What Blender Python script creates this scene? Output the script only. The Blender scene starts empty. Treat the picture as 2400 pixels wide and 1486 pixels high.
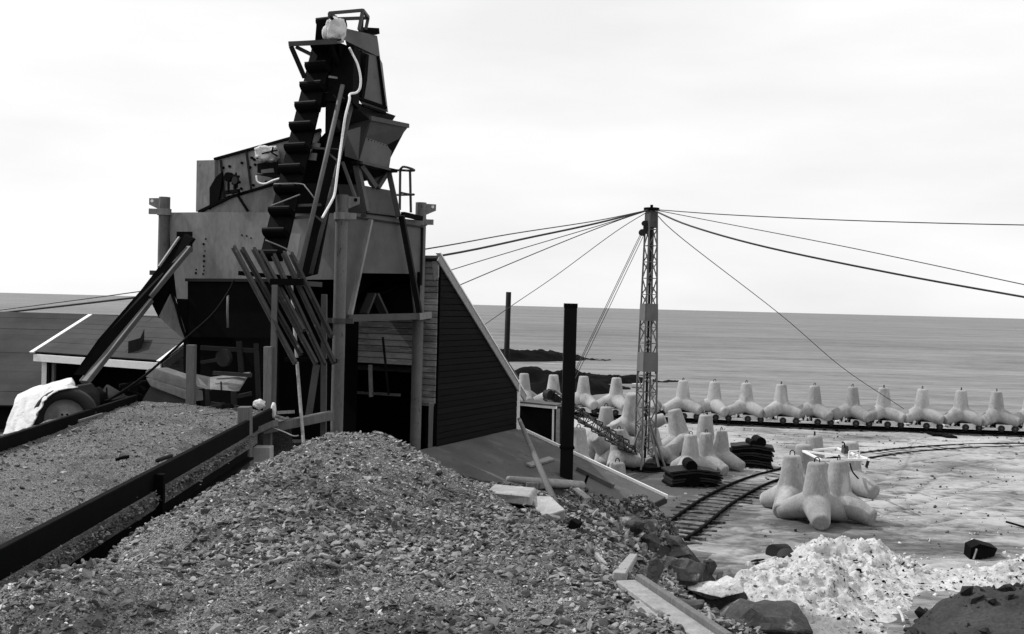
import bpy, bmesh, math, random
import numpy as np
from mathutils import Vector, Matrix, Euler, Quaternion
R = random.Random(7)
rad = math.radians
scene = bpy.context.scene
COL = scene.collection

# ------------------------------------------------------------------ camera
F_PX, CX, CY = 2500.0, 1200.0, 743.0            # focal length and centre in pixels of a 2400 px wide frame
CAM = Vector((0, 0, 6.0))
PITCH = math.atan(27 / F_PX); ROLL = rad(1.46)
_F = Vector((0, math.cos(PITCH), -math.sin(PITCH)))
_R0 = Vector((1, 0, 0)); _U0 = Vector((0, math.sin(PITCH), math.cos(PITCH)))
_R = math.cos(ROLL) * _R0 + math.sin(ROLL) * _U0
_U = -math.sin(ROLL) * _R0 + math.cos(ROLL) * _U0
cam_data = bpy.data.cameras.new('camera')
cam_data.sensor_fit = 'HORIZONTAL'; cam_data.sensor_width = 36.0
cam_data.lens = 36.0 * F_PX / 2400.0
cam_data.clip_start = 0.1; cam_data.clip_end = 60000
cam = bpy.data.objects.new('camera', cam_data); COL.objects.link(cam)
cam.matrix_world = Matrix(((_R.x, _U.x, -_F.x, CAM.x), (_R.y, _U.y, -_F.y, CAM.y), (_R.z, _U.z, -_F.z, CAM.z), (0, 0, 0, 1)))
scene.camera = cam

# ------------------------------------------------------------------ daylight
SUN_AZ = Vector((0.94, -0.34, 0)).normalized()   # way the light travels over the ground
SUN_EL = rad(47)
world = bpy.data.worlds.new('World'); scene.world = world; world.use_nodes = True
nt = world.node_tree; nt.nodes.clear()
def N(t, kind, **kw):
    n = t.nodes.new(kind)
    for k, v in kw.items(): setattr(n, k, v)
    return n
wo = N(nt, 'ShaderNodeOutputWorld'); bg = N(nt, 'ShaderNodeBackground')
sky = N(nt, 'ShaderNodeTexSky', sky_type='NISHITA'); sky.sun_disc = False
sky.sun_elevation = SUN_EL; sky.sun_rotation = math.atan2(-SUN_AZ.x, -SUN_AZ.y); sky.air_density = 1.0; sky.dust_density = 2.5
bw = N(nt, 'ShaderNodeRGBToBW'); nt.links.new(sky.outputs[0], bw.inputs[0])
tcw = N(nt, 'ShaderNodeTexCoord'); mpw = N(nt, 'ShaderNodeMapping'); mpw.inputs['Scale'].default_value = (1.2, 1.2, 5.0)
nt.links.new(tcw.outputs['Generated'], mpw.inputs[0])
nzw = N(nt, 'ShaderNodeTexNoise'); nzw.inputs['Scale'].default_value = 2.2; nzw.inputs['Detail'].default_value = 6; nzw.inputs['Roughness'].default_value = 0.5
nt.links.new(mpw.outputs[0], nzw.inputs['Vector'])
mr = N(nt, 'ShaderNodeMapRange'); mr.inputs['From Min'].default_value = 0.34; mr.inputs['From Max'].default_value = 0.66
mr.inputs['To Min'].default_value = 9.7; mr.inputs['To Max'].default_value = 11.4         # thin high cloud
nt.links.new(nzw.outputs['Fac'], mr.inputs['Value'])
mxw = N(nt, 'ShaderNodeMix', data_type='FLOAT'); mxw.inputs['Factor'].default_value = 0.8
nt.links.new(bw.outputs[0], mxw.inputs['A']); nt.links.new(mr.outputs[0], mxw.inputs['B'])
nt.links.new(mxw.outputs['Result'], bg.inputs['Color']); bg.inputs['Strength'].default_value = 0.105
nt.links.new(bg.outputs[0], wo.inputs[0])
sun_d = bpy.data.lights.new('sun', 'SUN'); sun_d.energy = 3.4; sun_d.angle = rad(0.6); sun_d.color = (1, 1, 1)
sun = bpy.data.objects.new('sun', sun_d); COL.objects.link(sun); sun.location = (-30, 20, 40)
ldir = Vector((SUN_AZ.x * math.cos(SUN_EL), SUN_AZ.y * math.cos(SUN_EL), -math.sin(SUN_EL)))
sun.rotation_euler = ldir.to_track_quat('-Z', 'Y').to_euler()
vs = scene.view_settings
vs.view_transform = 'Standard'; vs.look = 'None'; vs.exposure = 0.0; vs.gamma = 1.0; vs.use_curve_mapping = False

# ------------------------------------------------------------------ pixel -> place helpers (photo pixels)
def ray(px, py): return _F + (px - CX) / F_PX * _R - (py - CY) / F_PX * _U
def at(px, py, Y):
    r = ray(px, py); return CAM + r * (Y / r.y)
def atz(px, py, z=0.0):
    r = ray(px, py); return CAM + r * ((z - CAM.z) / r.z)
def atp(px, py, plane):
    p, n = plane; r = ray(px, py); return CAM + r * ((p - CAM).dot(n) / r.dot(n))

# ------------------------------------------------------------------ materials (all grey: the photograph is monochrome)
MATS = {}
def mat(name, v, var=0.25, rough=0.7, scale=3.0, stretch=(1, 1, 1), fine=0.15, fscale=40.0, bump=0.15, bscale=60.0, metal=0.0,
        spots=None, rnd=0.0, spec=0.3, up=None):
    m = bpy.data.materials.new(name); m.use_nodes = True; t = m.node_tree; t.nodes.clear()
    out = N(t, 'ShaderNodeOutputMaterial'); p = N(t, 'ShaderNodeBsdfPrincipled')
    t.links.new(p.outputs[0], out.inputs[0])
    p.inputs['Roughness'].default_value = rough; p.inputs['Metallic'].default_value = metal
    p.inputs['Specular IOR Level'].default_value = spec
    g = N(t, 'ShaderNodeNewGeometry'); mp = N(t, 'ShaderNodeMapping'); mp.inputs['Scale'].default_value = stretch
    t.links.new(g.outputs['Position'], mp.inputs[0])
    def noise(sc, det=5.0, rg=0.6):
        n = N(t, 'ShaderNodeTexNoise'); n.inputs['Scale'].default_value = sc; n.inputs['Detail'].default_value = det
        n.inputs['Roughness'].default_value = rg; t.links.new(mp.outputs[0], n.inputs['Vector']); return n.outputs['Fac']
    def math_(op, a, b, c=None):
        n = N(t, 'ShaderNodeMath', operation=op)
        for i, q in enumerate((a, b, c)):
            if q is None: continue
            if hasattr(q, 'links'): t.links.new(q, n.inputs[i])
            else: n.inputs[i].default_value = q
        return n.outputs[0]
    a = math_('MULTIPLY_ADD', noise(scale), 4 * var, 1 - 2 * var)
    b = math_('MULTIPLY_ADD', noise(fscale, 3), 4 * fine, 1 - 2 * fine)
    val = math_('MULTIPLY', a, b)
    if rnd:
        oi = N(t, 'ShaderNodeObjectInfo')
        val = math_('MULTIPLY', val, math_('MULTIPLY_ADD', oi.outputs['Random'], 2 * rnd, 1 - rnd))
    val = math_('MAXIMUM', math_('MULTIPLY', val, v), 0.002)
    for sp in ([spots] if isinstance(spots, tuple) else (spots or [])):   # (scale, threshold, softness, value)
        s, th, so, sv = sp
        k = N(t, 'ShaderNodeMapRange'); k.inputs['From Min'].default_value = th - so; k.inputs['From Max'].default_value = th + so
        t.links.new(noise(s, 6, 0.65), k.inputs['Value'])
        mx = N(t, 'ShaderNodeMix', data_type='FLOAT'); t.links.new(k.outputs[0], mx.inputs['Factor'])
        t.links.new(val, mx.inputs['A']); mx.inputs['B'].default_value = sv; val = mx.outputs['Result']
    val = math_('MINIMUM', val, 0.88)
    t.links.new(val, p.inputs['Base Color'])
    if bump:
        bn = N(t, 'ShaderNodeBump'); bn.inputs['Strength'].default_value = min(1, bump); bn.inputs['Distance'].default_value = min(0.03, 0.25 / bscale) * max(1, bump)
        t.links.new(noise(bscale, 5, 0.65), bn.inputs['Height']); t.links.new(bn.outputs[0], p.inputs['Normal'])
    MATS[name] = m; return m
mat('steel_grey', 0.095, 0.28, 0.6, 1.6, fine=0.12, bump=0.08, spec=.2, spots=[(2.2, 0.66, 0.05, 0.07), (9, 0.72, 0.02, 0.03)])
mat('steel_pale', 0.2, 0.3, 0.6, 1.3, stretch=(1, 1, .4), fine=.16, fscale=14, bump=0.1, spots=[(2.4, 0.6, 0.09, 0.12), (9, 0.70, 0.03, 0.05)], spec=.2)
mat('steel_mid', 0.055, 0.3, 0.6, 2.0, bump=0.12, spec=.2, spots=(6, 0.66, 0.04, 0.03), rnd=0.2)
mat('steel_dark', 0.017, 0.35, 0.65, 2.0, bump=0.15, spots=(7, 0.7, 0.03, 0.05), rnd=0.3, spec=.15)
mat('rail_steel', 0.026, 0.4, 0.6, 3.0, bump=0.2, spots=(6, 0.66, 0.04, 0.14), rnd=0.5, spec=.25)
mat('rust_black', 0.0035, 0.4, 0.75, 3.0, bump=0.3, spots=(5, 0.74, 0.03, 0.018), rnd=0.2, spec=.04)
mat('column_paint', 0.105, 0.38, 0.6, 2.5, stretch=(1, 1, 0.4), bump=0.15, spots=[(11, 0.64, 0.02, 0.04), (3, 0.66, 0.06, 0.1)])
mat('white_paint', 0.8, 0.06, 0.5, 2.0, bump=0.1, spots=(14, 0.74, 0.03, 0.4))
mat('cloth_white', 0.58, 0.1, 0.8, 3.0, bump=1.3, bscale=8, spots=(6, 0.72, 0.06, 0.45))
mat('timber_grey', 0.125, 0.25, 0.8, 2.0, stretch=(14, 14, 1), fine=0.25, fscale=6, bump=0.4, bscale=12, spots=(3, 0.7, 0.05, 0.1), rnd=0.12)
mat('timber_pale', 0.25, 0.28, 0.8, 3.0, stretch=(4, 4, 4), fine=0.2, fscale=14, bump=0.3, bscale=25, spots=(5, 0.7, 0.05, 0.25), rnd=0.1)
mat('timber_tarred', 0.012, 0.4, 0.75, 3.0, bump=0.4, bscale=30, spots=(8, 0.72, 0.03, 0.05), rnd=0.4, spec=.1)
mat('sleeper_wood', 0.06, 0.4, 0.8, 4.0, bump=0.4, bscale=30, spots=(4, 0.56, 0.06, 0.2), rnd=0.5, spec=.1)
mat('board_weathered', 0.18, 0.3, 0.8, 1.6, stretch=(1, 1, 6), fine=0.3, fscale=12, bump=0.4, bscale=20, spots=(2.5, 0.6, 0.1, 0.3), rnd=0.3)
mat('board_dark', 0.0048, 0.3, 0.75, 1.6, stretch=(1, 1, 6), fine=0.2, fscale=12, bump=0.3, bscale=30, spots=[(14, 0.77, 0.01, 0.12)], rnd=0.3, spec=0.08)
mat('roof_felt', 0.10, 0.26, 0.9, 0.8, fine=0.2, fscale=50, bump=0.4, bscale=60, spots=[(1.6, 0.62, 0.06, 0.14), (3.1, 0.66, 0.05, 0.06), (26, 0.72, 0.02, 0.28)], spec=0.1)
mat('roof_board', 0.05, 0.3, 0.85, 1.0, stretch=(1, 1, 1), fine=0.15, fscale=30, bump=0.2, rnd=0.07, spots=(22, 0.76, 0.02, 0.2), spec=0.1)
mat('interior', 0.005, 0.2, 0.9, spec=0.05)  # near black: shade behind openings and gaps is put into the colour
mat('chimney_black', 0.004, 0.25, 0.7, 4.0, bump=0.1, spec=0.1)
mat('concrete', 0.30, 0.28, 0.85, 1.6, stretch=(1, 1, .5), fine=0.2, fscale=22, bump=0.8, bscale=25, spots=[(1.3, 0.60, 0.1, 0.19), (2.1, 0.62, 0.06, 0.42), (11, 0.66, 0.03, 0.13), (24, 0.68, 0.02, 0.08)], rnd=0.2, spec=.15)
mat('concrete_block', 0.3, 0.2, 0.85, 3, bump=0.3, bscale=30)
mat('wagon_paint', 0.6, 0.15, 0.6, 3, bump=0.1, spots=(7, 0.66, 0.04, 0.15), rnd=0.15)
mat('mast_paint', 0.11, 0.2, 0.6, 2, bump=0.1, rnd=0.1)
mat('cable_black', 0.03, 0.1, 0.6)
mat('rubber', 0.014, 0.2, 0.8, bump=0.2)
mat('hub_paint', 0.24, 0.3, 0.5, 3, spots=(7, 0.66, 0.03, 0.03))
sm = mat('sand', 0.30, 0.36, 0.95, 0.35, stretch=(0.6, 1.0, 1), fine=0.32, fscale=5, bump=1.0, bscale=7,
    spots=[(0.3, 0.57, 0.05, 0.15), (0.25, 0.54, 0.06, 0.40), (1.1, 0.60, 0.04, 0.1), (2.6, 0.64, 0.03, 0.1), (4.0, 0.67, 0.02, 0.58)], spec=0.1)
def damp_layer(m, dark=0.06):
    """wet and oily soil: the share of each place is stored on the ground mesh, broken up by noise"""
    t = m.node_tree; p = next(n for n in t.nodes if n.type == 'BSDF_PRINCIPLED'); old = p.inputs['Base Color'].links[0].from_socket
    at_ = N(t, 'ShaderNodeAttribute'); at_.attribute_name = 'damp'; g = N(t, 'ShaderNodeNewGeometry')
    mp = N(t, 'ShaderNodeMapping'); mp.inputs['Scale'].default_value = (0.7, 1.6, 1); t.links.new(g.outputs['Position'], mp.inputs[0])
    nz = N(t, 'ShaderNodeTexNoise'); nz.inputs['Scale'].default_value = 1.3; nz.inputs['Detail'].default_value = 9; nz.inputs['Roughness'].default_value = 0.7
    t.links.new(mp.outputs[0], nz.inputs['Vector'])
    ad = N(t, 'ShaderNodeMath', operation='ADD'); t.links.new(at_.outputs['Fac'], ad.inputs[0]); t.links.new(nz.outputs['Fac'], ad.inputs[1])
    k = N(t, 'ShaderNodeMapRange'); k.inputs['From Min'].default_value = 0.6; k.inputs['From Max'].default_value = 0.92; k.inputs['To Max'].default_value = 0.9
    t.links.new(ad.outputs[0], k.inputs['Value'])
    mx = N(t, 'ShaderNodeMix', data_type='FLOAT'); t.links.new(k.outputs[0], mx.inputs['Factor']); t.links.new(old, mx.inputs['A']); mx.inputs['B'].default_value = dark
    t.links.new(mx.outputs['Result'], p.inputs['Base Color'])
damp_layer(sm)
mat('bank_soil', 0.10, 0.35, 0.95, 1.5, fine=0.4, fscale=22, bump=1.0, bscale=30, spots=[(26, 0.64, 0.03, 0.34), (18, .36, .03, .03)], spec=0.1)
mat('gravel_fine', 0.095, 0.4, 0.9, 1.4, fine=0.5, fscale=60, bump=1.0, bscale=60, spots=[(70, 0.60, 0.03, 0.38), (45, 0.57, 0.03, 0.03), (110, .6, .03, .45), (1.3, 0.58, 0.07, 0.05)], spec=0.1)
mat('pebble', 0.165, 0.2, 0.85, 9, fine=0.2, fscale=70, bump=0.4, bscale=60, rnd=0.88, spec=0.15, spots=(1.1, 0.57, 0.08, 0.06))
mat('pebble_pale', 0.42, 0.2, 0.85, 9, fine=0.2, fscale=70, bump=0.4, bscale=60, rnd=0.4, spec=0.15)
mat('pebble_bed', 0.19, 0.15, 0.85, 9, fine=0.2, fscale=70, bump=0.4, bscale=60, rnd=0.45, spec=0.15)
mat('pebble_dry', 0.3, 0.15, 0.85, 9, fine=0.2, fscale=70, bump=0.4, bscale=60, rnd=0.45, spec=0.2)
mat('stone', 0.26, 0.2, 0.85, 6, fine=0.25, fscale=40, bump=0.5, bscale=30, rnd=0.3, spec=0.2)
mat('boulder', 0.045, 0.5, 0.75, 2.4, fine=0.35, fscale=14, bump=0.9, bscale=12, spots=[(2.5, 0.64, 0.04, 0.22), (9, 0.68, 0.03, 0.3)], rnd=0.3)
mat('boulder_pale', 0.16, 0.35, 0.8, 2.4, fine=0.3, fscale=14, bump=0.9, bscale=12, spots=[(4, 0.6, 0.05, 0.45)], rnd=0.2)
mat('lime', 0.5, 0.25, 0.9, 2.5, fine=0.22, fscale=14, bump=1.5, bscale=7, spots=[(2.0, 0.59, 0.1, 0.26), (4.5, 0.64, 0.03, 0.12), (8, 0.63, 0.02, 0.05), (19, 0.64, 0.02, 0.07)], spec=0.05)
mat('lime_chunk', 0.55, 0.2, 0.9, 4, fine=0.3, fscale=12, bump=0.8, bscale=10, rnd=0.2, spots=(6, 0.66, 0.03, 0.2), spec=0.1)
mat('dark_earth', 0.045, 0.35, 0.95, 1.5, fine=0.35, fscale=18, bump=1.0, bscale=16, spots=[(16, 0.74, 0.03, 0.2)], spec=0.1)
mat('reef_rock', 0.006, 0.4, 0.9, 0.3, bump=0.5, bscale=2, spec=.03)
mat('shaded_ballast', 0.04, 0.4, 0.95, 1.5, fine=0.4, fscale=14, bump=1.0, bscale=14, spec=0.1)  # track stones, darkened to carry the shadow under the wagons

# ------------------------------------------------------------------ mesh builders
class MB:
    def __init__(s): s.v = []; s.f = []
    def add(s, vs_, fs_):
        o = len(s.v); s.v += [Vector(q) for q in vs_]; s.f += [tuple(i + o for i in f) for f in fs_]; return s
    def prism(s, pts, d):
        pts = [Vector(p) for p in pts]; d = Vector(d); n = len(pts)
        nrm = Vector((0, 0, 0))
        for i in range(n): nrm += (pts[i] - pts[0]).cross(pts[(i + 1) % n] - pts[0])
        if nrm.dot(d) > 0: pts = pts[::-1]
        fs = [tuple(range(n)), tuple(range(2 * n - 1, n - 1, -1))] + [(i, i + n, (i + 1) % n + n, (i + 1) % n) for i in range(n)]
        return s.add(pts + [p + d for p in pts], fs)
    def bar(s, p, q, w, h=None, up=(0, 0, 1)):
        p, q = Vector(p), Vector(q); h = h or w; a = (q - p).normalized(); u = Vector(up)
        if abs(a.dot(u)) > 0.97: u = Vector((0, 1, 0))
        x = a.cross(u).normalized() * (w / 2); y = x.cross(a).normalized() * (h / 2)
        return s.add([p - x - y, p + x - y, p + x + y, p - x + y, q - x - y, q + x - y, q + x + y, q - x + y],
                     [(0, 1, 2, 3), (7, 6, 5, 4), (0, 4, 5, 1), (1, 5, 6, 2), (2, 6, 7, 3), (3, 7, 4, 0)])
    def box(s, c, size, rz=0.0):
        c = Vector(c); X = Vector((math.cos(rz), math.sin(rz), 0)) * size[0] / 2
        return s.bar(c - X, c + X, size[1], size[2])
    def tube(s, path, r, n=8, closed=False):
        path = [Vector(p) for p in path]; m = len(path); rings = []
        rs = r if isinstance(r, (list, tuple)) else [r] * m
        u = None
        for i, p in enumerate(path):
            a = (path[min(i + 1, m - 1)] - path[max(i - 1, 0)]).normalized()
            if u is None:
                u = a.cross(Vector((0, 0, 1)))
                if u.length < 0.1: u = a.cross(Vector((0, 1, 0)))
            u = (u - a * u.dot(a)).normalized(); w = a.cross(u)
            rings.append([p + (u * math.cos(2 * math.pi * k / n) + w * math.sin(2 * math.pi * k / n)) * rs[i] for k in range(n)])
        vs_ = [q for rg in rings for q in rg]; fs = []
        for i in range(m - 1):
            for k in range(n):
                fs.append((i * n + k, i * n + (k + 1) % n, (i + 1) * n + (k + 1) % n, (i + 1) * n + k))
        fs += [tuple(range(n - 1, -1, -1)), tuple(range((m - 1) * n, m * n))]
        return s.add(vs_, fs)
    def disc(s, c, nrm, r, t, n=20):
        c = Vector(c); a = Vector(nrm).normalized() * t / 2; return s.tube([c - a, c + a], r, n)

WORLD = {}
def thing(name, label, cat, loc, group=None):
    o = bpy.data.objects.new(name, None); COL.objects.link(o); o.location = loc; o.empty_display_size = 0.2
    o['label'] = label; o['category'] = cat
    if group: o['group'] = group
    WORLD[o.name] = Vector(loc); return o
def tag(o, label, cat, group=None):
    o['label'] = label; o['category'] = cat
    if group: o['group'] = group
    return o
def wpos(o): return WORLD.get(o.name, Vector((0, 0, 0)))
def finish(me, m, smooth=False, bevel=0.0, angle=None):
    bm = bmesh.new(); bm.from_mesh(me)
    if bevel: bmesh.ops.bevel(bm, geom=bm.edges[:], offset=bevel, segments=1, affect='EDGES', clamp_overlap=True)
    bmesh.ops.recalc_face_normals(bm, faces=bm.faces[:])
    if angle is not None:
        for f in bm.faces: f.smooth = True
        for e in bm.edges:
            if len(e.link_faces) == 2 and e.calc_face_angle(0) > angle: e.smooth = False
    elif smooth:
        for f in bm.faces: f.smooth = True
    bm.to_mesh(me); bm.free()
    if m: me.materials.append(MATS[m] if isinstance(m, str) else m)
    return me
def obj(name, mb, m, parent=None, smooth=False, bevel=0.0, base=False, angle=None, label=None):
    c = sum(mb.v, Vector((0, 0, 0))) / len(mb.v)
    if base: c.z = min(p.z for p in mb.v)
    me = bpy.data.meshes.new(name); me.from_pydata([p - c for p in mb.v], [], mb.f); me.update()
    finish(me, m, smooth, bevel, angle)
    o = bpy.data.objects.new(name, me); COL.objects.link(o)
    o.location = c - (wpos(parent) if parent else Vector((0, 0, 0)))
    if parent: o.parent = parent
    WORLD[o.name] = c
    if label: o['label'] = label
    return o
def one(name, mb, m, label, cat, group=None, **kw): return tag(obj(name, mb, m, None, base=True, **kw), label, cat, group)
def struct(name, mb, m, **kw):
    o = obj(name, mb, m, **kw); o['kind'] = 'structure'; return o
_unit = {}
def piece(name, M, m, parent, rnd=0.0):
    """a board, plank or sleeper: a shared bevelled unit box under its own matrix"""
    key = m
    if key not in _unit:
        mb = MB().box((0, 0, 0), (1, 1, 1)); me = bpy.data.meshes.new(name); me.from_pydata(mb.v, [], mb.f); finish(me, m); _unit[key] = me
    o = bpy.data.objects.new(name, _unit[key]); COL.objects.link(o)
    o.parent = parent; o.matrix_local = Matrix.Translation(-wpos(parent)) @ M; return o
def boxM(p, q, w, h, up=(0, 0, 1)):
    p, q = Vector(p), Vector(q); a = (q - p); L = a.length; a.normalize(); u = Vector(up)
    x = a.cross(u).normalized(); y = x.cross(a).normalized()
    c = (p + q) / 2
    return Matrix(((a.x * L, x.x * w, y.x * h, c.x), (a.y * L, x.y * w, y.y * h, c.y), (a.z * L, x.z * w, y.z * h, c.z), (0, 0, 0, 1)))

# ------------------------------------------------------------------ numpy noise and thin-plate heights
def _hash(ix, iy, s):
    h = (ix.astype(np.int64) * 374761393 + iy.astype(np.int64) * 668265263 + s * 974711) & 0x7fffffff
    h = ((h ^ (h >> 13)) * 1274126177) & 0x7fffffff
    return ((h ^ (h >> 16)) & 0xffff) / 65535.0
def vnoise(x, y, s=0):
    ix, iy = np.floor(x), np.floor(y); fx, fy = x - ix, y - iy
    fx = fx * fx * (3 - 2 * fx); fy = fy * fy * (3 - 2 * fy)
    a, b, c, d = _hash(ix, iy, s), _hash(ix + 1, iy, s), _hash(ix, iy + 1, s), _hash(ix + 1, iy + 1, s)
    return (a * (1 - fx) + b * fx) * (1 - fy) + (c * (1 - fx) + d * fx) * fy - 0.5
def fbm(x, y, f, o=4, s=0):
    r = 0; a = 1.0
    for i in range(o): r = r + a * vnoise(x * f + 17.3 * i, y * f - 9.1 * i, s + i); f *= 2.03; a *= 0.5
    return r
class TPS:
    def __init__(s, pts, lam=1e-3):
        P = np.array(pts, float); s.xy = P[:, :2]; n = len(P)
        d = np.linalg.norm(s.xy[:, None] - s.xy[None], axis=2); K = np.where(d > 0, d * d * np.log(d + 1e-9), 0) + lam * np.eye(n)
        Q = np.c_[np.ones(n), s.xy]; A = np.r_[np.c_[K, Q], np.c_[Q.T, np.zeros((3, 3))]]
        s.w = np.linalg.solve(A, np.r_[P[:, 2], np.zeros(3)])
    def __call__(s, x, y):
        x = np.asarray(x, float); sh = x.shape; q = np.c_[x.ravel(), np.asarray(y, float).ravel()]
        out = np.empty(len(q))
        for i in range(0, len(q), 20000):
            c = q[i:i + 20000]; d = np.linalg.norm(c[:, None] - s.xy[None], axis=2)
            out[i:i + 20000] = np.where(d > 0, d * d * np.log(d + 1e-9), 0) @ s.w[:-3] + s.w[-3] + c @ s.w[-2:]
        return out.reshape(sh)
def grid_mesh(name, xs, ys, H, m, smooth=True):
    X, Y = np.meshgrid(xs, ys); Z = H(X, Y); nx, ny = len(xs), len(ys)
    c = np.array([X.mean(), Y.mean(), 0.0])
    v = np.c_[X.ravel(), Y.ravel(), Z.ravel()] - c
    i = np.arange(nx * ny).reshape(ny, nx)
    f = np.c_[i[:-1, :-1].ravel(), i[:-1, 1:].ravel(), i[1:, 1:].ravel(), i[1:, :-1].ravel()]
    me = bpy.data.meshes.new(name); me.from_pydata(v.tolist(), [], f.tolist()); me.update()
    me.polygons.foreach_set('use_smooth', np.full(len(me.polygons), smooth)); me.materials.append(MATS[m])
    o = bpy.data.objects.new(name, me); COL.objects.link(o); o.location = c; WORLD[o.name] = Vector(c); return o
def rock_mesh(seed, size, m, pts=16, noise=0.06, sub=2, flat=1.0):
    r = random.Random(seed); bm = bmesh.new()
    for _ in range(pts):
        v = Vector((r.gauss(0, 1), r.gauss(0, 1), r.gauss(0, 1))).normalized() * r.uniform(0.42, 0.56)
        bm.verts.new((v.x * size[0], v.y * size[1], v.z * size[2]))
    res = bmesh.ops.convex_hull(bm, input=bm.verts[:])
    bmesh.ops.delete(bm, geom=list({g for g in list(res['geom_interior']) + list(res['geom_unused']) if isinstance(g, bmesh.types.BMVert)}), context='VERTS')
    if sub:
        bmesh.ops.bevel(bm, geom=bm.edges[:], offset=0.018 * min(size), segments=1, affect='EDGES', clamp_overlap=True)
        bmesh.ops.triangulate(bm, faces=bm.faces[:])
        for _ in range(sub): bmesh.ops.subdivide_edges(bm, edges=[e for e in bm.edges if e.calc_length() > 0.12 * max(size)], cuts=1)
        bmesh.ops.triangulate(bm, faces=bm.faces[:])
        from mathutils import noise as mn
        off = Vector((seed * 3.1, seed * 1.7, 0)); s = 2.2 / max(size)
        for v in bm.verts:
            v.co += v.co.normalized() * (mn.noise(v.co * s + off) * noise + mn.noise(v.co * s * 3.3 + off) * noise * 0.5 - abs(mn.noise(v.co * s * 1.7 + off * 2)) * noise * 1.1) * max(size)
    bmesh.ops.recalc_face_normals(bm, faces=bm.faces[:])
    me = bpy.data.meshes.new('rock'); bm.to_mesh(me); bm.free(); me.materials.append(MATS[m]); return me
def blob(mb_center, rx, ry, rz, seed, m, name, parent=None, amp=0.12, sub=3, boxy=1.0):
    bm = bmesh.new(); bmesh.ops.create_icosphere(bm, subdivisions=sub, radius=1)
    from mathutils import noise as mn
    for v in bm.verts:
        if boxy != 1: v.co = Vector([math.copysign(abs(c_) ** boxy, c_) for c_ in v.co])
        k = 1 + amp * mn.noise(v.co * 2.1 + Vector((seed, 0, seed))) + amp * 0.6 * mn.noise(v.co * 5 + Vector((0, seed, 0)))
        v.co = Vector((v.co.x * rx * k, v.co.y * ry * k, v.co.z * rz * k))
    me = bpy.data.meshes.new(name); bm.to_mesh(me); bm.free()
    for p in me.polygons: p.use_smooth = True
    me.materials.append(MATS[m]); o = bpy.data.objects.new(name, me); COL.objects.link(o)
    c = Vector(mb_center); o.location = c - (wpos(parent) if parent else Vector((0, 0, 0)))
    if parent: o.parent = parent
    WORLD[o.name] = c; return o
# ================================================================== THE SETTING
UA = Vector((0.438, 0.899, 0)); VA = Vector((0.899, -0.438, 0)); UP = Vector((0, 0, 1))
C1 = at(1018, 1050, 24.5); SIDE = (C1, VA)
MCOL = Vector((-3.39, 21.3, 0)); LFN = -UA; RFN = VA
def LF(off=0.0): return (MCOL + LFN * off, LFN)
def RF(off=0.0): return (MCOL + RFN * off, RFN)
ra = atp(1016, 1050, SIDE); rb = atp(1213, 1003, SIDE); rd = atp(1560, 1165, (rb, UA))
ROOFN = (rd - rb).cross(UA).normalized()
if ROOFN.z < 0: ROOFN = -ROOFN
LOWROOF = (rb, ROOFN)

sea_m = bpy.data.materials.new('sea_water'); sea_m.use_nodes = True
t = sea_m.node_tree; p = t.nodes['Principled BSDF']
p.inputs['Base Color'].default_value = (0.19, 0.19, 0.19, 1); p.inputs['Roughness'].default_value = 0.5; p.inputs['IOR'].default_value = 1.33
p.inputs['Specular IOR Level'].default_value = 0.3
g = N(t, 'ShaderNodeNewGeometry'); mp = N(t, 'ShaderNodeMapping'); mp.inputs['Scale'].default_value = (0.06, 0.32, 1); mp.inputs['Rotation'].default_value = (0, 0, rad(-3))
t.links.new(g.outputs['Position'], mp.inputs[0])
n1 = N(t, 'ShaderNodeTexNoise'); n1.inputs['Scale'].default_value = 1.0; n1.inputs['Detail'].default_value = 8; n1.inputs['Roughness'].default_value = 0.62
t.links.new(mp.outputs[0], n1.inputs['Vector'])
bn = N(t, 'ShaderNodeBump'); bn.inputs['Strength'].default_value = 0.8; bn.inputs['Distance'].default_value = 0.7
t.links.new(n1.outputs['Fac'], bn.inputs['Height']); t.links.new(bn.outputs[0], p.inputs['Normal'])
acc = None
for sc, wt in ((0.006, .8), (0.03, 1.0), (0.14, 1.0), (0.6, 1.0), (2.2, .8)):           # light and dark wave streaks, painted into the base colour
    mq = N(t, 'ShaderNodeMapping'); mq.inputs['Scale'].default_value = (sc * .5, sc * 1.9, 1); mq.inputs['Rotation'].default_value = (0, 0, rad(-3)); t.links.new(g.outputs['Position'], mq.inputs[0])
    n2 = N(t, 'ShaderNodeTexNoise'); n2.inputs['Scale'].default_value = 1.0; n2.inputs['Detail'].default_value = 2; n2.inputs['Roughness'].default_value = 0.5
    t.links.new(mq.outputs[0], n2.inputs['Vector'])
    ma = N(t, 'ShaderNodeMath', operation='MULTIPLY_ADD'); t.links.new(n2.outputs['Fac'], ma.inputs[0]); ma.inputs[1].default_value = wt / 4.6
    if acc: t.links.new(acc, ma.inputs[2])
    else: ma.inputs[2].default_value = 0
    acc = ma.outputs[0]
mrs = N(t, 'ShaderNodeMapRange'); mrs.inputs['From Min'].default_value = 0.36; mrs.inputs['From Max'].default_value = 0.64
mrs.inputs['To Min'].default_value = 0.015; mrs.inputs['To Max'].default_value = 0.26
t.links.new(acc, mrs.inputs['Value']); t.links.new(mrs.outputs[0], p.inputs['Base Color'])
MATS['sea'] = sea_m
mb = MB(); mb.add([(-30000, -3000, -2.2), (30000, -3000, -2.2), (30000, 40000, -2.2), (-30000, 40000, -2.2)], [(0, 1, 2, 3)])
struct('sea', mb, 'sea')

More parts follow.
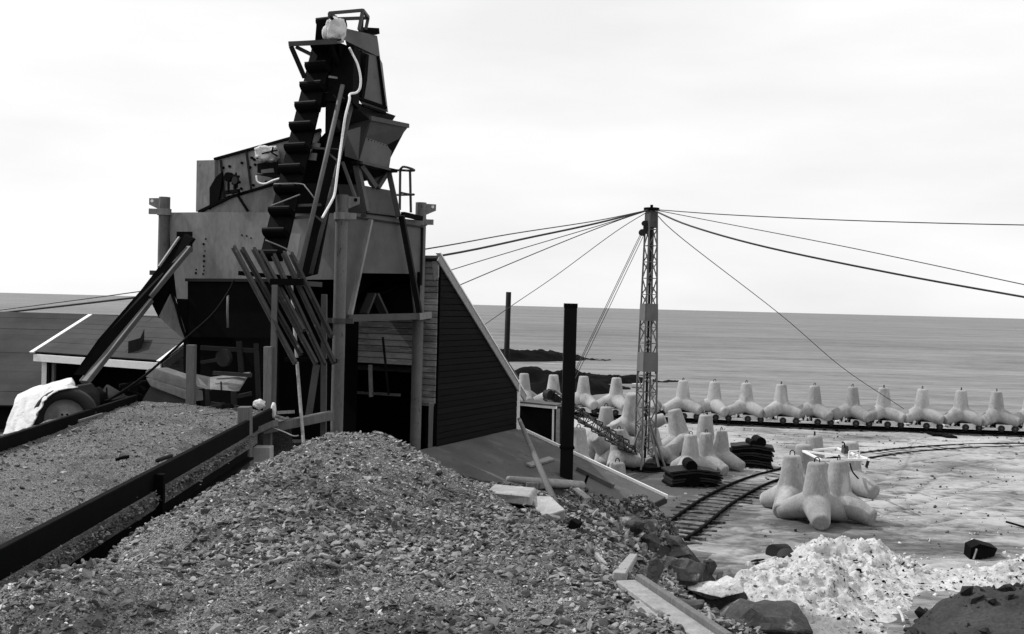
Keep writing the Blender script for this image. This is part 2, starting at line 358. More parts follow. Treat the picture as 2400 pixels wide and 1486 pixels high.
TRX = [-30, 0.6, 7.6, 15.7, 26.2, 45]; TRY = [66, 59.8, 57.5, 55.8, 54.7, 54.4]     # the wagons' track along the water
def track_y(x): return np.interp(x, TRX, TRY)
def ground_h(x, y):
    e = y - (track_y(x) + 2.2)
    z = 0.05 * fbm(x, y, 0.35, 4, 3) + 0.02 * fbm(x, y, 2.2, 3, 5)
    k = np.clip(e / 5.0, 0, 1)
    return z * (1 - k) - 3.0 * k * k * (3 - 2 * k) + 0.5 * k * fbm(x, y, 0.8, 4, 9)
RUTS = list(([(1700, 1215), (1850, 1262), (2050, 1240), (2250, 1175), (2420, 1130)], [(1660, 1290), (1850, 1250), (2010, 1235), (2200, 1200), (2420, 1195)], [(2080, 1150), (2180, 1090), (2290, 1070), (2420, 1068)], [(1830, 1020), (2000, 1030), (2150, 1030), (2420, 1080)]))
ground = grid_mesh('ground', np.r_[np.linspace(-60, 2.6, 110), np.arange(3, 27, .12), np.linspace(27.3, 90, 120)], np.r_[np.linspace(-25, 16, 30), np.linspace(16.2, 48, 200), np.linspace(48.3, 72, 90)], ground_h, 'sand')
ground['kind'] = 'structure'
DAMP = []          # (pixel x, pixel y, half width m, half depth m, amount)
for a in ((1600, 1190, 2.6, 3.5, .55), (1700, 1150, 2.2, 4, .5), (1560, 1140, 2.2, 3, .6), (1520, 1105, 3, 2.4, .6), (1640, 1180, 1.5, 5, .4), (1900, 1230, 2.6, 1.6, .45), (2010, 1225, 1.8, 1.2, .4),
          (1820, 1180, 1.4, 1.6, .4), (1960, 1262, 4.5, 1.0, .38), (2180, 1285, 4.5, 1.3, .42), (1680, 1330, 1.8, 1.6, .36), (1780, 1270, 3.0, 1.4, .3), (1760, 1345, 1.2, .8, .4), (2000, 1025, 3.5, 2.0, .32),
          (1830, 1015, 3.0, 1.4, .3), (2230, 1110, 2.0, 1.6, .3), (2330, 1160, 2.5, 1.2, .3), (2080, 1110, 1.2, 1.5, .25), (1450, 1060, 5, 4, .55), (1620, 1065, 3, 3, .35), (2090, 1440, 1.6, 2.4, .36), (2150, 1400, 1.8, .8, .3), (2300, 1250, 3, .8, .3)):
    q = atz(a[0], a[1]); DAMP.append((q.x, q.y) + a[2:])
_n = len(ground.data.vertices); _co = np.empty(_n * 3); ground.data.vertices.foreach_get('co', _co); _co = _co.reshape(-1, 3); _gx, _gy = _co[:, 0] + ground.location.x, _co[:, 1] + ground.location.y
_d = np.zeros(_n)
for x, y, w, h, k in DAMP: _d = np.maximum(_d, k * np.exp(-(((_gx - x) / w) ** 2 + ((_gy - y) / h) ** 2)))
_h = np.zeros(_n)
for rt in RUTS:            # wheel ruts across the yard
    P = [atz(px, py, 0) for px, py in rt]; P = np.array([tuple(q)[:2] for q in [a_.lerp(b_, k_ / 40) for a_, b_ in zip(P, P[1:]) for k_ in range(40)]])
    for o_ in (-.8, .8):
        T = np.gradient(P, axis=0); T /= np.linalg.norm(T, axis=1)[:, None]; Q = P + np.c_[-T[:, 1], T[:, 0]] * o_ + .12 * np.c_[fbm(P[:, 0], P[:, 1], .5, 3, 97), fbm(P[:, 0], P[:, 1], .5, 3, 98)]
        sel = np.where((_gx > Q[:, 0].min() - 1) & (_gx < Q[:, 0].max() + 1) & (_gy > Q[:, 1].min() - 1) & (_gy < Q[:, 1].max() + 1))[0]
        dd = np.full(len(sel), 9.0)
        for q in Q[::2]: dd = np.minimum(dd, (_gx[sel] - q[0]) ** 2 + (_gy[sel] - q[1]) ** 2)
        e_ = np.exp(-dd / .16 ** 2); _d[sel] = np.maximum(_d[sel], .34 * e_); _h[sel] -= .035 * e_ - .02 * np.exp(-(np.sqrt(dd) - .3) ** 2 / .01)
_co[:, 2] += _h; ground.data.vertices.foreach_set('co', _co.ravel()); ground.data.update()
_a = ground.data.attributes.new('damp', 'FLOAT', 'POINT'); _a.data.foreach_set('value', _d)

# reefs in the shallows
def reef(name, px0, px1, py, w, h, seed):
    a, b = atz(px0, py, -2.2), atz(px1, py, -2.2); L = b.x - a.x
    def H(x, y):
        f = np.clip((x - a.x) / L, 0, 1); yc = a.y + (b.y - a.y) * f + 2.5 * fbm(x, y * 0, .12, 3, seed)
        tap = np.clip((1.0 - f) * 4.5, 0, 1) ** .6
        e = np.exp(-((y - yc) / (w * (.6 + .4 * tap))) ** 4)
        return -3.0 + e * (h * tap * (.8 + .9 * fbm(x, y, .22, 4, seed + 3)) + .8 + .5 * fbm(x, y, 1.1, 3, seed + 7))
    ym = min(a.y, b.y) - w * 1.6; o = grid_mesh(name, np.arange(a.x - 2, b.x + 4, .3), np.arange(ym, max(a.y, b.y) + w * 1.6, .35), H, 'reef_rock'); o['kind'] = 'structure'; return o
def lin(a, b, n): return [(a[0] + (b[0] - a[0]) * i / (n - 1), a[1] + (b[1] - a[1]) * i / (n - 1)) for i in range(n)]
reef('reef', 1000, 1372, 842, 7, 1.3, 1)
reef('reef', 1100, 1520, 893, 4, 1.0, 2)
reef('reef', 1000, 1440, 912, 7, 1.9, 3)

# broken water at the reef edges
def foam(px, py, w, d, seed):
    c = atz(px, py, -2.185); r = random.Random(seed); k = 26
    ring = [c + Vector((math.cos(a) * w * r.uniform(.5, 1.1), math.sin(a) * d * r.uniform(.4, 1.1), 0)) for a in [2 * math.pi * i / k for i in range(k)]]
    mb = MB().prism(ring, (0, 0, -.05)); return struct('sea_foam', mb, 'lime_chunk')
for i, q in enumerate(((1440, 887, 1.5, .5), (1478, 891, 1.7, .4), (1492, 899, 1.2, .35), (1352, 848, 1.2, .7), (1300, 852, 2.4, .5), (1380, 905, 1.5, .3), (1500, 886, 2.2, .25))): foam(*q, i)

# the bank the plant stands on
bpts = [(-10, 20, 2.4), (-10, 30, 2.4), (-4, 26, 2.5), (-2.4, 24, 2.6), (-6, 22, 2.6), (-14, 24, 2.3), (-14, 10, 3.0), (-18, 16, 2.3), (-18, 32, 2.0), (-8, 33, 2.2),
        (-5, 8, 3.3), (-6.5, 14, 3.1), (0, 1, 3.9), (-8, 1, 3.6), (2, 1, 3.9), (5, 2, 3.0), (7, 6, 1.6), (1.25, 6.2, 3.96), (0.95, 8, 3.9), (2.2, 6.2, 3.6), (2.0, 9, 3.3),
        (0.8, 13, 3.3), (-1, 16, 3.2), (-3, 17, 3.0), (1.6, 15, 2.85), (2.1, 19, 1.9), (2.3, 18, 1.85), (2.8, 17, 1.55), (3.4, 19, 0.7), (3.9, 17.5, 0.3), (3.35, 16.8, .8), (3.0, 15.6, 1.35), (2.5, 14.2, 2.0), (4.2, 16, .1), (3.2, 20.5, .65), (2.0, 12.5, 2.7),
        (3.6, 12, 1.2), (4.4, 13.5, .3), (4.2, 22, 0.0), (4.6, 25, -0.15), (4.5, 29, -0.25), (5.2, 20, -0.3), (5.4, 15, 0.0), (6.2, 11, 0.0), (7.5, 18, -0.8), (8, 10, 0.3),
        (2.5, 25, 0.4), (1.0, 26, 0.9), (3, 31, -0.6), (0.5, 33, 0.0), (-2, 36, 0.6)]
for px, py in ((1145, 1128), (1250, 1131), (1370, 1142), (1460, 1182), (1525, 1196)):
    q = atp(px, py, LOWROOF)
    bpts += [(q.x, q.y, q.z - 0.10), (q.x - 0.05, q.y - 1.2, q.z + 0.12), (q.x + .1, q.y + 1.2, q.z - 1.0)]
BANK = TPS(bpts, 0.02)
hp = [(820, 1015, 13.5), (760, 1030, 13.2), (900, 1022, 13.6), (700, 1052, 13.3), (600, 1099, 13), (450, 1184, 11), (300, 1276, 9), (150, 1345, 7.3), (10, 1396, 6.3),
      (1000, 1072, 13.6), (1140, 1150, 12.8), (1300, 1230, 11), (1450, 1335, 8.5), (1520, 1480, 6), (800, 1146, 10), (800, 1270, 8), (700, 1486, 6), (300, 1486, 6),
      (1000, 1300, 7.9), (1300, 1486, 6), (1200, 1310, 9), (500, 1300, 8), (1000, 1190, 10.5),
      (1080, 1122, 13.1), (1190, 1182, 12.0), (1240, 1208, 11.4), (1360, 1272, 10), (655, 1082, 13.0), (525, 1146, 12), (930, 1032, 13.6), (1150, 1225, 10.6)]
hpts = [tuple(at(*q)) for q in hp] + [(-2, 15.2, 3.3), (-3.2, 15, 2.9), (-.5, 15.1, 2.9), (-4.0, 12, 2.9), (-3.75, 8.5, 3.25), (-3.6, 5.5, 3.6), (1.9, 6, 3.55), (1.9, 8.5, 3.15),
      (1.6, 11, 3.0), (.9, 13.2, 2.9), (0, 3, 4.15), (-3, 3, 4.1), (1.5, 3, 4.0), (-5, 3, 3.9)]
HEAP = TPS(hpts, 0.004)
def bank_h(x, y):
    z = np.clip(BANK(x, y) + 0.07 * fbm(x, y, 0.9, 5, 21) + 0.10 * fbm(x, y, 3.1, 4, 22), -1.0, 4.2)
    return np.where((x > -4.3) & (x < 1.2 - .12 * (y - 5)) & (y < 13.8) & (y > 3), np.minimum(z, HEAP(x, y) - .12), z)
bank = grid_mesh('bank', np.arange(-20, 8.5, 0.12), np.arange(0, 34, 0.12), bank_h, 'bank_soil'); bank['kind'] = 'structure'

# ------------------------------------------------------------------ gravel heap and gravel bed
PITS = [(tuple(atz(px, py, 4.0)[:2]), r_, d_) for px, py, r_, d_ in ((762, 1428, .16, .13), (742, 1178, .2, .12), (720, 1105, .2, .08), (1300, 1330, .2, .06), (460, 1290, .25, .06), (1010, 1240, .3, .06), (620, 1380, .25, .05), (900, 1140, .25, .06))]
def heap_base(x, y):
    p_ = 0
    for (cx_, cy_), r_, d_ in PITS: e_ = ((x - cx_) ** 2 + (y - cy_) ** 2) / r_ ** 2; p_ = p_ - d_ * np.exp(-e_) + d_ * .45 * np.exp(-(e_ - 2.2) ** 2)
    return HEAP(x, y) + p_ + 0.045 * fbm(x * 1.0, y, 2.1, 3, 37) + 0.05 * fbm(x, y, 1.1, 3, 31) + 0.035 * fbm(x, y, 4.2, 3, 33)
def heap_h(x, y): return heap_base(x, y) + 0.022 * fbm(x, y, 13, 3, 35)
heap = grid_mesh('gravel_heap', np.arange(-4.3, 2.2, 0.035), np.r_[np.arange(2, 5, .15), np.arange(5, 15.6, 0.035)], heap_h, 'gravel_fine')
tag(heap, 'big heap of flaky beach gravel in front of the dark screening plant', 'gravel heap')
def bed_h(x, y):
    z = 4.03 - 0.05 * (x + 5.2) * 0.6 + 0.06 * fbm(x, y, 0.8, 3, 41) + 0.03 * fbm(x, y, 3.5, 3, 43) + 0.012 * fbm(x, y, 12, 3, 45)
    return z - 1.6 * np.clip((y - 19.2) / 0.9, 0, 1) - 0.10 * np.clip((-4.5 - x) * 0 + (x + 4.6) / 0.6, 0, 1)
bed = grid_mesh('gravel_bed', np.arange(-6.95, -3.93, 0.05), np.arange(5, 20.3, 0.05), bed_h, 'gravel_fine')
tag(bed, 'flat bed of fine gravel held between two dark steel beams', 'gravel bed')

def pebble_sources(pref, m, k, seed, flat):
    out = []
    for i in range(k):
        r = random.Random(seed + i)
        me = rock_mesh(seed + i, (1.0, r.uniform(.55, .9), r.uniform(flat * .7, flat * 1.3)), m, pts=r.randint(9, 13), sub=0)
        out.append(bpy.data.objects.new(pref, me))
    return out
PEB = pebble_sources('pebble', 'pebble', 6, 100, 0.34)
def scatter(name, pts, rots, scl, srcs, parent):
    me = bpy.data.meshes.new(name); c = wpos(parent)
    me.from_pydata([tuple(Vector(q) - c) for q in pts], [], [])
    a = me.attributes.new('prot', 'FLOAT_VECTOR', 'POINT'); a.data.foreach_set('vector', np.asarray(rots, float).ravel())
    a = me.attributes.new('pscl', 'FLOAT', 'POINT'); a.data.foreach_set('value', np.asarray(scl, float))
    a = me.attributes.new('pidx', 'INT', 'POINT'); a.data.foreach_set('value', np.random.randint(0, len(srcs), len(pts)).astype(np.int32))
    o = bpy.data.objects.new(name, me); COL.objects.link(o); o.parent = parent; o['kind'] = 'stuff'
    ng = bpy.data.node_groups.new(name, 'GeometryNodeTree')
    ng.interface.new_socket('Geometry', in_out='INPUT', socket_type='NodeSocketGeometry'); ng.interface.new_socket('Geometry', in_out='OUTPUT', socket_type='NodeSocketGeometry')
    gi = N(ng, 'NodeGroupInput'); go = N(ng, 'NodeGroupOutput'); ip = N(ng, 'GeometryNodeInstanceOnPoints'); jn = N(ng, 'GeometryNodeJoinGeometry')
    for s in srcs:
        oi = N(ng, 'GeometryNodeObjectInfo'); oi.inputs['Object'].default_value = s; oi.inputs['As Instance'].default_value = True
        ng.links.new(oi.outputs['Geometry'], jn.inputs[0])
    def na(nm, ty):
        q = N(ng, 'GeometryNodeInputNamedAttribute', data_type=ty); q.inputs['Name'].default_value = nm; return q.outputs['Attribute']
    er = N(ng, 'FunctionNodeEulerToRotation'); ng.links.new(na('prot', 'FLOAT_VECTOR'), er.inputs[0])
    ng.links.new(gi.outputs[0], ip.inputs['Points']); ng.links.new(jn.outputs[0], ip.inputs['Instance']); ip.inputs['Pick Instance'].default_value = True
    ng.links.new(na('pidx', 'INT'), ip.inputs['Instance Index']); ng.links.new(er.outputs[0], ip.inputs['Rotation']); ng.links.new(na('pscl', 'FLOAT'), ip.inputs['Scale'])
    ng.links.new(ip.outputs[0], go.inputs[0])
    md = o.modifiers.new('scatter', 'NODES'); md.node_group = ng; return o
rng = np.random.default_rng(5)
def gravel(name, n, x0, x1, y0, y1, H, lo, hi, parent, ypow=1.0, keep=None, tilt=0.45, srcs=None, power=2.6):
    x = rng.uniform(x0, x1, n); y = y0 + (y1 - y0) * rng.uniform(0, 1, n) ** ypow
    if keep is not None: k = keep(x, y); x, y = x[k], y[k]
    n = len(x); s = lo + (hi - lo) * rng.uniform(0, 1, n) ** power
    z = H(x, y) + s * 0.10
    rot = np.c_[rng.normal(0, tilt, n), rng.normal(0, tilt, n), rng.uniform(0, 6.28, n)]
    return scatter(name, np.c_[x, y, z].tolist(), rot, s, srcs or PEB, parent)
def heap_keep(x, y):      # patches of finer and coarser gravel
    d_ = fbm(x * .8, y, .9, 4, 71) * 1.3 + fbm(x, y, 4, 3, 73) * .7
    return (x < 2.4 - 0.06 * y) & (rng.uniform(0, 1, len(x)) < np.clip(.55 + 1.1 * d_, .12, 1))
PEB3 = pebble_sources('pebble', 'pebble_pale', 4, 160, 0.4)
gravel('gravel', 9000, -3.9, 2.1, 5.2, 15.0, heap_h, 0.012, 0.05, heap, keep=lambda x, y: x < 2.4 - 0.06 * y, power=2.0, ypow=1.1, srcs=PEB3)
gravel('gravel', 150000, -3.9, 2.1, 5.2, 15.0, heap_h, 0.008, 0.03, heap, keep=lambda x, y: x < 2.4 - 0.06 * y, power=2.2, ypow=1.2)
gravel('gravel', 62000, -3.9, 2.1, 5.2, 15.0, heap_h, 0.018, 0.105, heap, keep=heap_keep, power=3.2, ypow=1.1)
PEB2 = pebble_sources('pebble', 'pebble_bed', 5, 140, 0.45)
gravel('gravel', 60000, -6.9, -3.98, 6, 19.8, bed_h, 0.008, 0.03, bed, srcs=PEB2, power=3)
gravel('gravel', 2500, -6.9, -3.98, 6, 19.8, bed_h, 0.03, 0.09, bed, power=3)
def roof_clear(x, y): return BANK(x, y) > LOWROOF[0].z - (ROOFN.x * (x - LOWROOF[0].x) + ROOFN.y * (y - LOWROOF[0].y)) / ROOFN.z - .02
def bank_keep(x, y): return (BANK(x, y) > 0.0) & (x > -2.2) & ((x > 1.0 - .12 * (y - 5)) | (y > 13.5)) & (y < 22) & roof_clear(x, y)
gravel('gravel', 90000, -2.2, 5.2, 6, 24, bank_h, 0.015, 0.11, bank, keep=bank_keep, power=3.0)
gravel('gravel', 26000, 1.2, 5.2, 13, 26, bank_h, 0.03, 0.24, bank, keep=lambda x, y: (BANK(x, y) > -.1) & roof_clear(x, y), power=3.4, tilt=.7)
# larger stones lying on the heap
STM = [rock_mesh(300 + i, (1, R.uniform(.5, .9), R.uniform(.3, .55)), 'stone', pts=14, sub=1, noise=.04) for i in range(8)]
def stone(px, py, w, parent, H, k=None, name='stone', Y=None):
    """a stone where the line of sight of that pixel meets the surface"""
    r = ray(px, py); tt = 4.0
    while tt < 34:
        q = CAM + r * tt
        if q.z < float(H(np.array([q.x]), np.array([q.y]))[0]): break
        tt += 0.06
    s = w / F_PX * tt
    o = bpy.data.objects.new(name, STM[k if k is not None else R.randrange(8)]); COL.objects.link(o)
    if parent: o.parent = parent
    o.location = q + Vector((0, 0, s * 0.12)) - (wpos(parent) if parent else Vector((0, 0, 0)))
    o.rotation_euler = (R.gauss(0, .25), R.gauss(0, .25), R.uniform(0, 6.28)); o.scale = (s, s, s)
    WORLD[o.name] = q; return o
for px, py, w in ((850, 1075, 26), (860, 1125, 36), (700, 1260, 30), (1070, 1205, 22), (1180, 1220, 32), (1025, 1305, 26), (980, 1310, 18), (1100, 1280, 18), (1270, 1290, 24), (880, 1385, 34),
                  (1120, 1415, 30), (1260, 1400, 26), (1380, 1400, 26), (1310, 1470, 28), (1440, 1470, 34), (1395, 1300, 26), (1440, 1395, 30), (990, 1410, 28), (760, 1310, 46), (800, 1320, 24),
                  (620, 1160, 24), (600, 1190, 20), (540, 1205, 26), (450, 1215, 22), (580, 1310, 26), (500, 1330, 26), (420, 1390, 20), (300, 1400, 18), (430, 1340, 16), (530, 1420, 24),
                  (660, 1420, 20), (580, 1460, 28), (480, 1475, 22), (340, 1440, 22), (230, 1420, 18), (120, 1440, 20), (90, 1400, 16), (180, 1465, 22), (680, 1330, 20), (890, 1240, 16),
                  (960, 1180, 14), (740, 1180, 20), (820, 1100, 14), (930, 1090, 16), (1340, 1340, 22), (1210, 1350, 18), (1100, 1350, 20), (1180, 1465, 24), (1040, 1455, 26), (940, 1470, 22)):
    stone(px, py, w, heap, heap_h)
for _ in range(90):
    px = R.uniform(40, 1480); py = R.uniform(1060, 1480)
    if py < 1375 - 0.44 * px or (px > 850 and py < 1000 + 0.6 * (px - 850)): continue
    stone(px, py, R.uniform(10, 20), heap, heap_h)
for px, py, w in ((285, 1075, 34), (390, 1075, 30), (180, 1010, 30), (210, 1010, 24), (60, 1100, 24), (230, 1050, 22), (330, 1010, 18), (150, 1110, 22), (60, 1050, 30), (40, 1240, 26), (420, 1000, 18)):
    stone(px, py, w, bed, bed_h)

# litter strewn over the yard
LIT = pebble_sources('litter', 'boulder', 4, 260, .5); LIT2 = pebble_sources('litter', 'lime_chunk', 3, 270, .4)
def yard_keep(x, y): return (BANK(x, y) < -.05) & (y < track_y(x) - 1) & (fbm(x, y, .35, 4, 91) > -.05)
g_h = lambda x, y: ground_h(x, y)
gravel('yard_litter', 3600, 3.5, 27, 16, 55, g_h, .02, .16, ground, keep=yard_keep, power=4, srcs=LIT, tilt=.6)
gravel('yard_litter', 2500, 3.5, 27, 16, 55, g_h, .02, .16, ground, keep=lambda x, y: (BANK(x, y) < -.05) & (y < track_y(x) - 1) & (fbm(x, y, .3, 4, 95) > .05), power=4, srcs=LIT2, tilt=.6)

# ================================================================== railway
def polyline_pts(pts, step):
    pts = [Vector(q) for q in pts]; out = [pts[0].copy()]; acc = 0
    for a, b in zip(pts, pts[1:]):
        L = (b - a).length; d = (b - a).normalized(); s = step - acc
        while s <= L: out.append(a + d * s); s += step
        acc = (acc + L) % step
    return out
def catmull(pts, n=8):
    P = [Vector(q) for q in pts]; P = [P[0] * 2 - P[1]] + P + [P[-1] * 2 - P[-2]]; out = []
    for i in range(1, len(P) - 2):
        for k in range(n):
            t_ = k / n; a, b, c, d = P[i - 1], P[i], P[i + 1], P[i + 2]
            out.append(0.5 * ((2 * b) + (c - a) * t_ + (2 * a - 5 * b + 4 * c - d) * t_ ** 2 + (3 * b - a - 3 * c + d) * t_ ** 3))
    return out + [P[-2]]
def rail_sweep(path, off):
    prof = [(-.06, 0), (.06, 0), (.06, .02), (.012, .03), (.012, .10), (.034, .11), (.034, .145), (-.034, .145), (-.034, .11), (-.012, .10), (-.012, .03), (-.06, .02)]
    mb = MB(); n = len(prof); vs_ = []
    for i, q in enumerate(path):
        a = (path[min(i + 1, len(path) - 1)] - path[max(i - 1, 0)]).normalized(); x = a.cross(UP).normalized()
        for s, h in prof: vs_.append(q + x * (off + s) + UP * h)
    m = len(path)
    fs = [(i * n + k, i * n + (k + 1) % n, (i + 1) * n + (k + 1) % n, (i + 1) * n + k) for i in range(m - 1) for k in range(n)]
    fs += [tuple(range(n - 1, -1, -1)), tuple(range((m - 1) * n, m * n))]
    return mb.add(vs_, fs)
def track(label, path, step, gauge, z, sink=0.0, sm_='timber_tarred'):
    path = [Vector((q.x, q.y, z)) for q in path]
    th = thing('railway_track', label, 'railway track', path[0])
    for s in (-1, 1): obj('rail', rail_sweep([q - UP * (sink * 1.9 * min(1, (q - path[0]).length / 24)) for q in path], s * gauge / 2), 'rust_black', th)
    for q, q2 in zip(polyline_pts(path, step), polyline_pts(path, step)[1:]):
        a = (q2 - q).normalized(); x = a.cross(UP).normalized(); j = R.uniform(-.12, .12)
        zz = .012 - sink * min(1, (q - path[0]).length / 16) + R.uniform(-.012, .012)
        piece('sleeper', boxM(q - x * (gauge * .86 + j) + UP * zz, q + x * (gauge * .86 - j) + UP * (zz + R.uniform(-.02, .02)), .13, .10), sm_, th)
    return th
curve = [atz(px, py, 0) for px, py in ((1560, 1268), (1605, 1238), (1680, 1180), (1765, 1134), (1850, 1107), (1940, 1085), (2050, 1065), (2150, 1053), (2280, 1045), (2400, 1043), (2520, 1046))]
track('curved narrow railway track with bare sleepers crossing the sandy yard', catmull(curve, 6), 0.6, 1.0, -.01, 0.05, 'sleeper_wood')
far_line = [Vector((x, float(track_y(x)), 0)) for x in (-4, 0.6, 7.6, 15.7, 26.2, 33)]
fp = catmull(far_line, 8)
track('straight railway track along the water under the tetrapod wagons', fp, 0.6, 1.0, 0.02)
mb = MB()
for i in range(len(fp) - 1):
    a = (fp[i + 1] - fp[i]).normalized().cross(UP); A, B = fp[i], fp[i + 1]
    mb.add([A - a * 1.2 - UP * .2, A - a * .75 + UP * .05, A + a * .75 + UP * .05, A + a * 1.2 - UP * .2, B - a * 1.2 - UP * .2, B - a * .75 + UP * .05, B + a * .75 + UP * .05, B + a * 1.2 - UP * .2],
           [(0, 1, 5, 4), (1, 2, 6, 5), (2, 3, 7, 6)])
struct('shaded_track_bed', mb, 'shaded_ballast')  # dark strip: wagon shadow painted into the colour of the bed

# ------------------------------------------------------------------ tetrapods
H_T = 1.75
def tetra_mesh():
    bm = bmesh.new(); Lc, r0, r1 = 1.16, 0.405, 0.215
    dirs = [Vector((0, 0, 1))] + [Vector((math.cos(a) * .943, math.sin(a) * .943, -1 / 3)) for a in (rad(-90), rad(30), rad(150))]
    for d in dirs:
        q = d.to_track_quat('Z', 'Y').to_matrix().to_4x4()
        prof = [(r0 * .99, -.12), (r0, .12), (r1 + .045, Lc - .05), (r1, Lc)]; n = 28; rings = []
        for rr, zz in prof:
            rings.append([bm.verts.new(q @ Vector((rr * math.cos(2 * math.pi * k / n), rr * math.sin(2 * math.pi * k / n), zz))) for k in range(n)])
        for a, b in zip(rings, rings[1:]):
            for k in range(n): bm.faces.new((a[k], a[(k + 1) % n], b[(k + 1) % n], b[k]))
        bm.faces.new(rings[-1]); bm.faces.new(rings[0][::-1])
    bmesh.ops.create_icosphere(bm, subdivisions=3, radius=r0 * 1.03)
    me = bpy.data.meshes.new('tmp'); bm.to_mesh(me); bm.free()
    o = bpy.data.objects.new('tmp', me); COL.objects.link(o)
    md = o.modifiers.new('r', 'REMESH'); md.mode = 'VOXEL'; md.voxel_size = 0.026; md.use_smooth_shade = True
    ms = o.modifiers.new('s', 'SMOOTH'); ms.factor = 0.5; ms.iterations = 2
    me2 = bpy.data.meshes.new_from_object(o.evaluated_get(bpy.context.evaluated_depsgraph_get())); bpy.data.objects.remove(o)
    me2.materials.clear(); me2.materials.append(MATS['concrete'])
    for p_ in me2.polygons: p_.use_smooth = True
    return me2
TM = tetra_mesh(); T_LOW = 1.16 / 3 + .215 * .943          # centre height above the ground when standing
hk = MB().tube([(-.07, 0, -.05), (-.07, 0, .07), (-.045, 0, .12), (0, 0, .14), (.045, 0, .12), (.07, 0, .07), (.07, 0, -.05)], 0.016, 6)
HK = bpy.data.meshes.new('lifting_loop'); HK.from_pydata([v + Vector((0, 0, 1.16)) for v in hk.v], [], hk.f); finish(HK, 'rust_black', True)
def tetrapod(label, loc, yaw=0.0, tilt=(0, 0), group=None, loop=True, scale=1.0):
    o = bpy.data.objects.new('tetrapod', TM); COL.objects.link(o); o.location = loc
    o.rotation_euler = Euler((tilt[0], tilt[1], yaw)); o.scale = (scale,) * 3
    tag(o, label, 'tetrapod', group); WORLD[o.name] = Vector(loc)
    if loop:
        h = bpy.data.objects.new('lifting_loop', HK); COL.objects.link(h); h.parent = o
    return o
ORD = ['first', 'second', 'third', 'fourth', 'fifth', 'sixth', 'seventh', 'eighth', 'ninth', 'tenth', 'eleventh', 'twelfth']
# wagons
def make_wagon():
    th = thing('flat_wagon', 'x', 'rail wagon', (0, 0, 0), 'low wagons carrying tetrapods along the water')
    mb = MB()
    for s in (-1, 1):
        mb.prism([(-.1, s * .5, .2), (.0, s * .5, .2), (.06, s * .5, .3), (.16, s * .5, .34), (.26, s * .5, .3), (.32, s * .5, .2), (.72, s * .5, .2), (.72, s * .5, .46), (-.1, s * .5, .46)], (0, .05, 0))
    obj('side_frame', mb, 'wagon_paint', th)
    mb = MB(); mb.box((-.4, 0, .24), (.6, 1.06, .09)); obj('end_platform', mb, 'wagon_paint', th, bevel=.01)
    mb = MB(); mb.box((.31, 0, .44), (.8, .94, .06)); obj('deck', mb, 'timber_tarred', th)
    mb = MB(); mb.prism([(-.52, -.44, .29), (-.34, -.44, .29), (-.43, -.44, .62)], (0, .08, 0)); mb.prism([(-.52, .36, .29), (-.34, .36, .29), (-.43, .36, .62)], (0, .08, 0)); obj('chock', mb, 'wagon_paint', th)
    mb = MB(); mb.box((-.36, 0, .34), (.2, .7, .1)); mb.tube([(-.36, -.5, .34), (-.36, .5, .34)], .04, 8); obj('coupling_gear', mb, 'rust_black', th)
    for x in (.16, .82):
        w = obj('wheel', MB().disc((x, -.5, .26), (0, 1, 0), .17, .08, 18), 'rubber', th)
        obj('hub', MB().disc((x, -.55, .26), (0, 1, 0), .06, .03, 10), 'steel_mid', w)
        w = obj('wheel', MB().disc((x, .5, .26), (0, 1, 0), .17, .08, 18), 'rubber', th)
    return th
wag0 = make_wagon()
def copy_tree(o, parent=None):
    c = o.copy(); COL.objects.link(c)
    if parent: c.parent = parent
    for ch in list(o.children): copy_tree(ch, c)
    return c
TX = [1224, 1292, 1366, 1441, 1517, 1597, 1670, 1747, 1826, 1907, 1995, 2070, 2160, 2245, 2331, 2412]
seg = far_line
def on_track(px):
    """point of the far track under that pixel column"""
    best = None
    for a, b in zip(seg, seg[1:]):
        for k in range(60):
            q = a + (b - a) * (k / 60); rel = q + UP * .8 - CAM
            x = CX + F_PX * rel.dot(_R) / rel.dot(_F)
            if best is None or abs(x - px) < best[0]: best = (abs(x - px), q, (b - a).normalized())
    return best[1], best[2]
names_w = {0: 'peeping out past the dark clad wall', 1: 'just left of the tall black chimney', 2: 'just right of the tall black chimney', 3: 'between the black chimney and the lattice mast', 4: 'standing behind the lattice mast', 15: 'cut off by the edge of the picture'}
for i, px in enumerate(TX):
    q, d = on_track(px); rz = math.atan2(d.y, d.x)
    where = names_w.get(i, f'{ORD[i - 5]} to the right of the lattice mast' if 4 < i < 15 else '')
    w = wag0 if i == 0 else copy_tree(wag0)
    w['label'] = f'low pale rail wagon {where}, under a tetrapod'[:110]
    w.location = q + UP * .1; w.rotation_euler = (0, 0, rz); WORLD[w.name] = w.location.copy()
    tetrapod(f'upright tetrapod on a wagon, {where}', q + UP * (.47 + T_LOW) + d * .05, rz + R.uniform(-.32, .32) + rad(52), group='tetrapods on the wagon train')
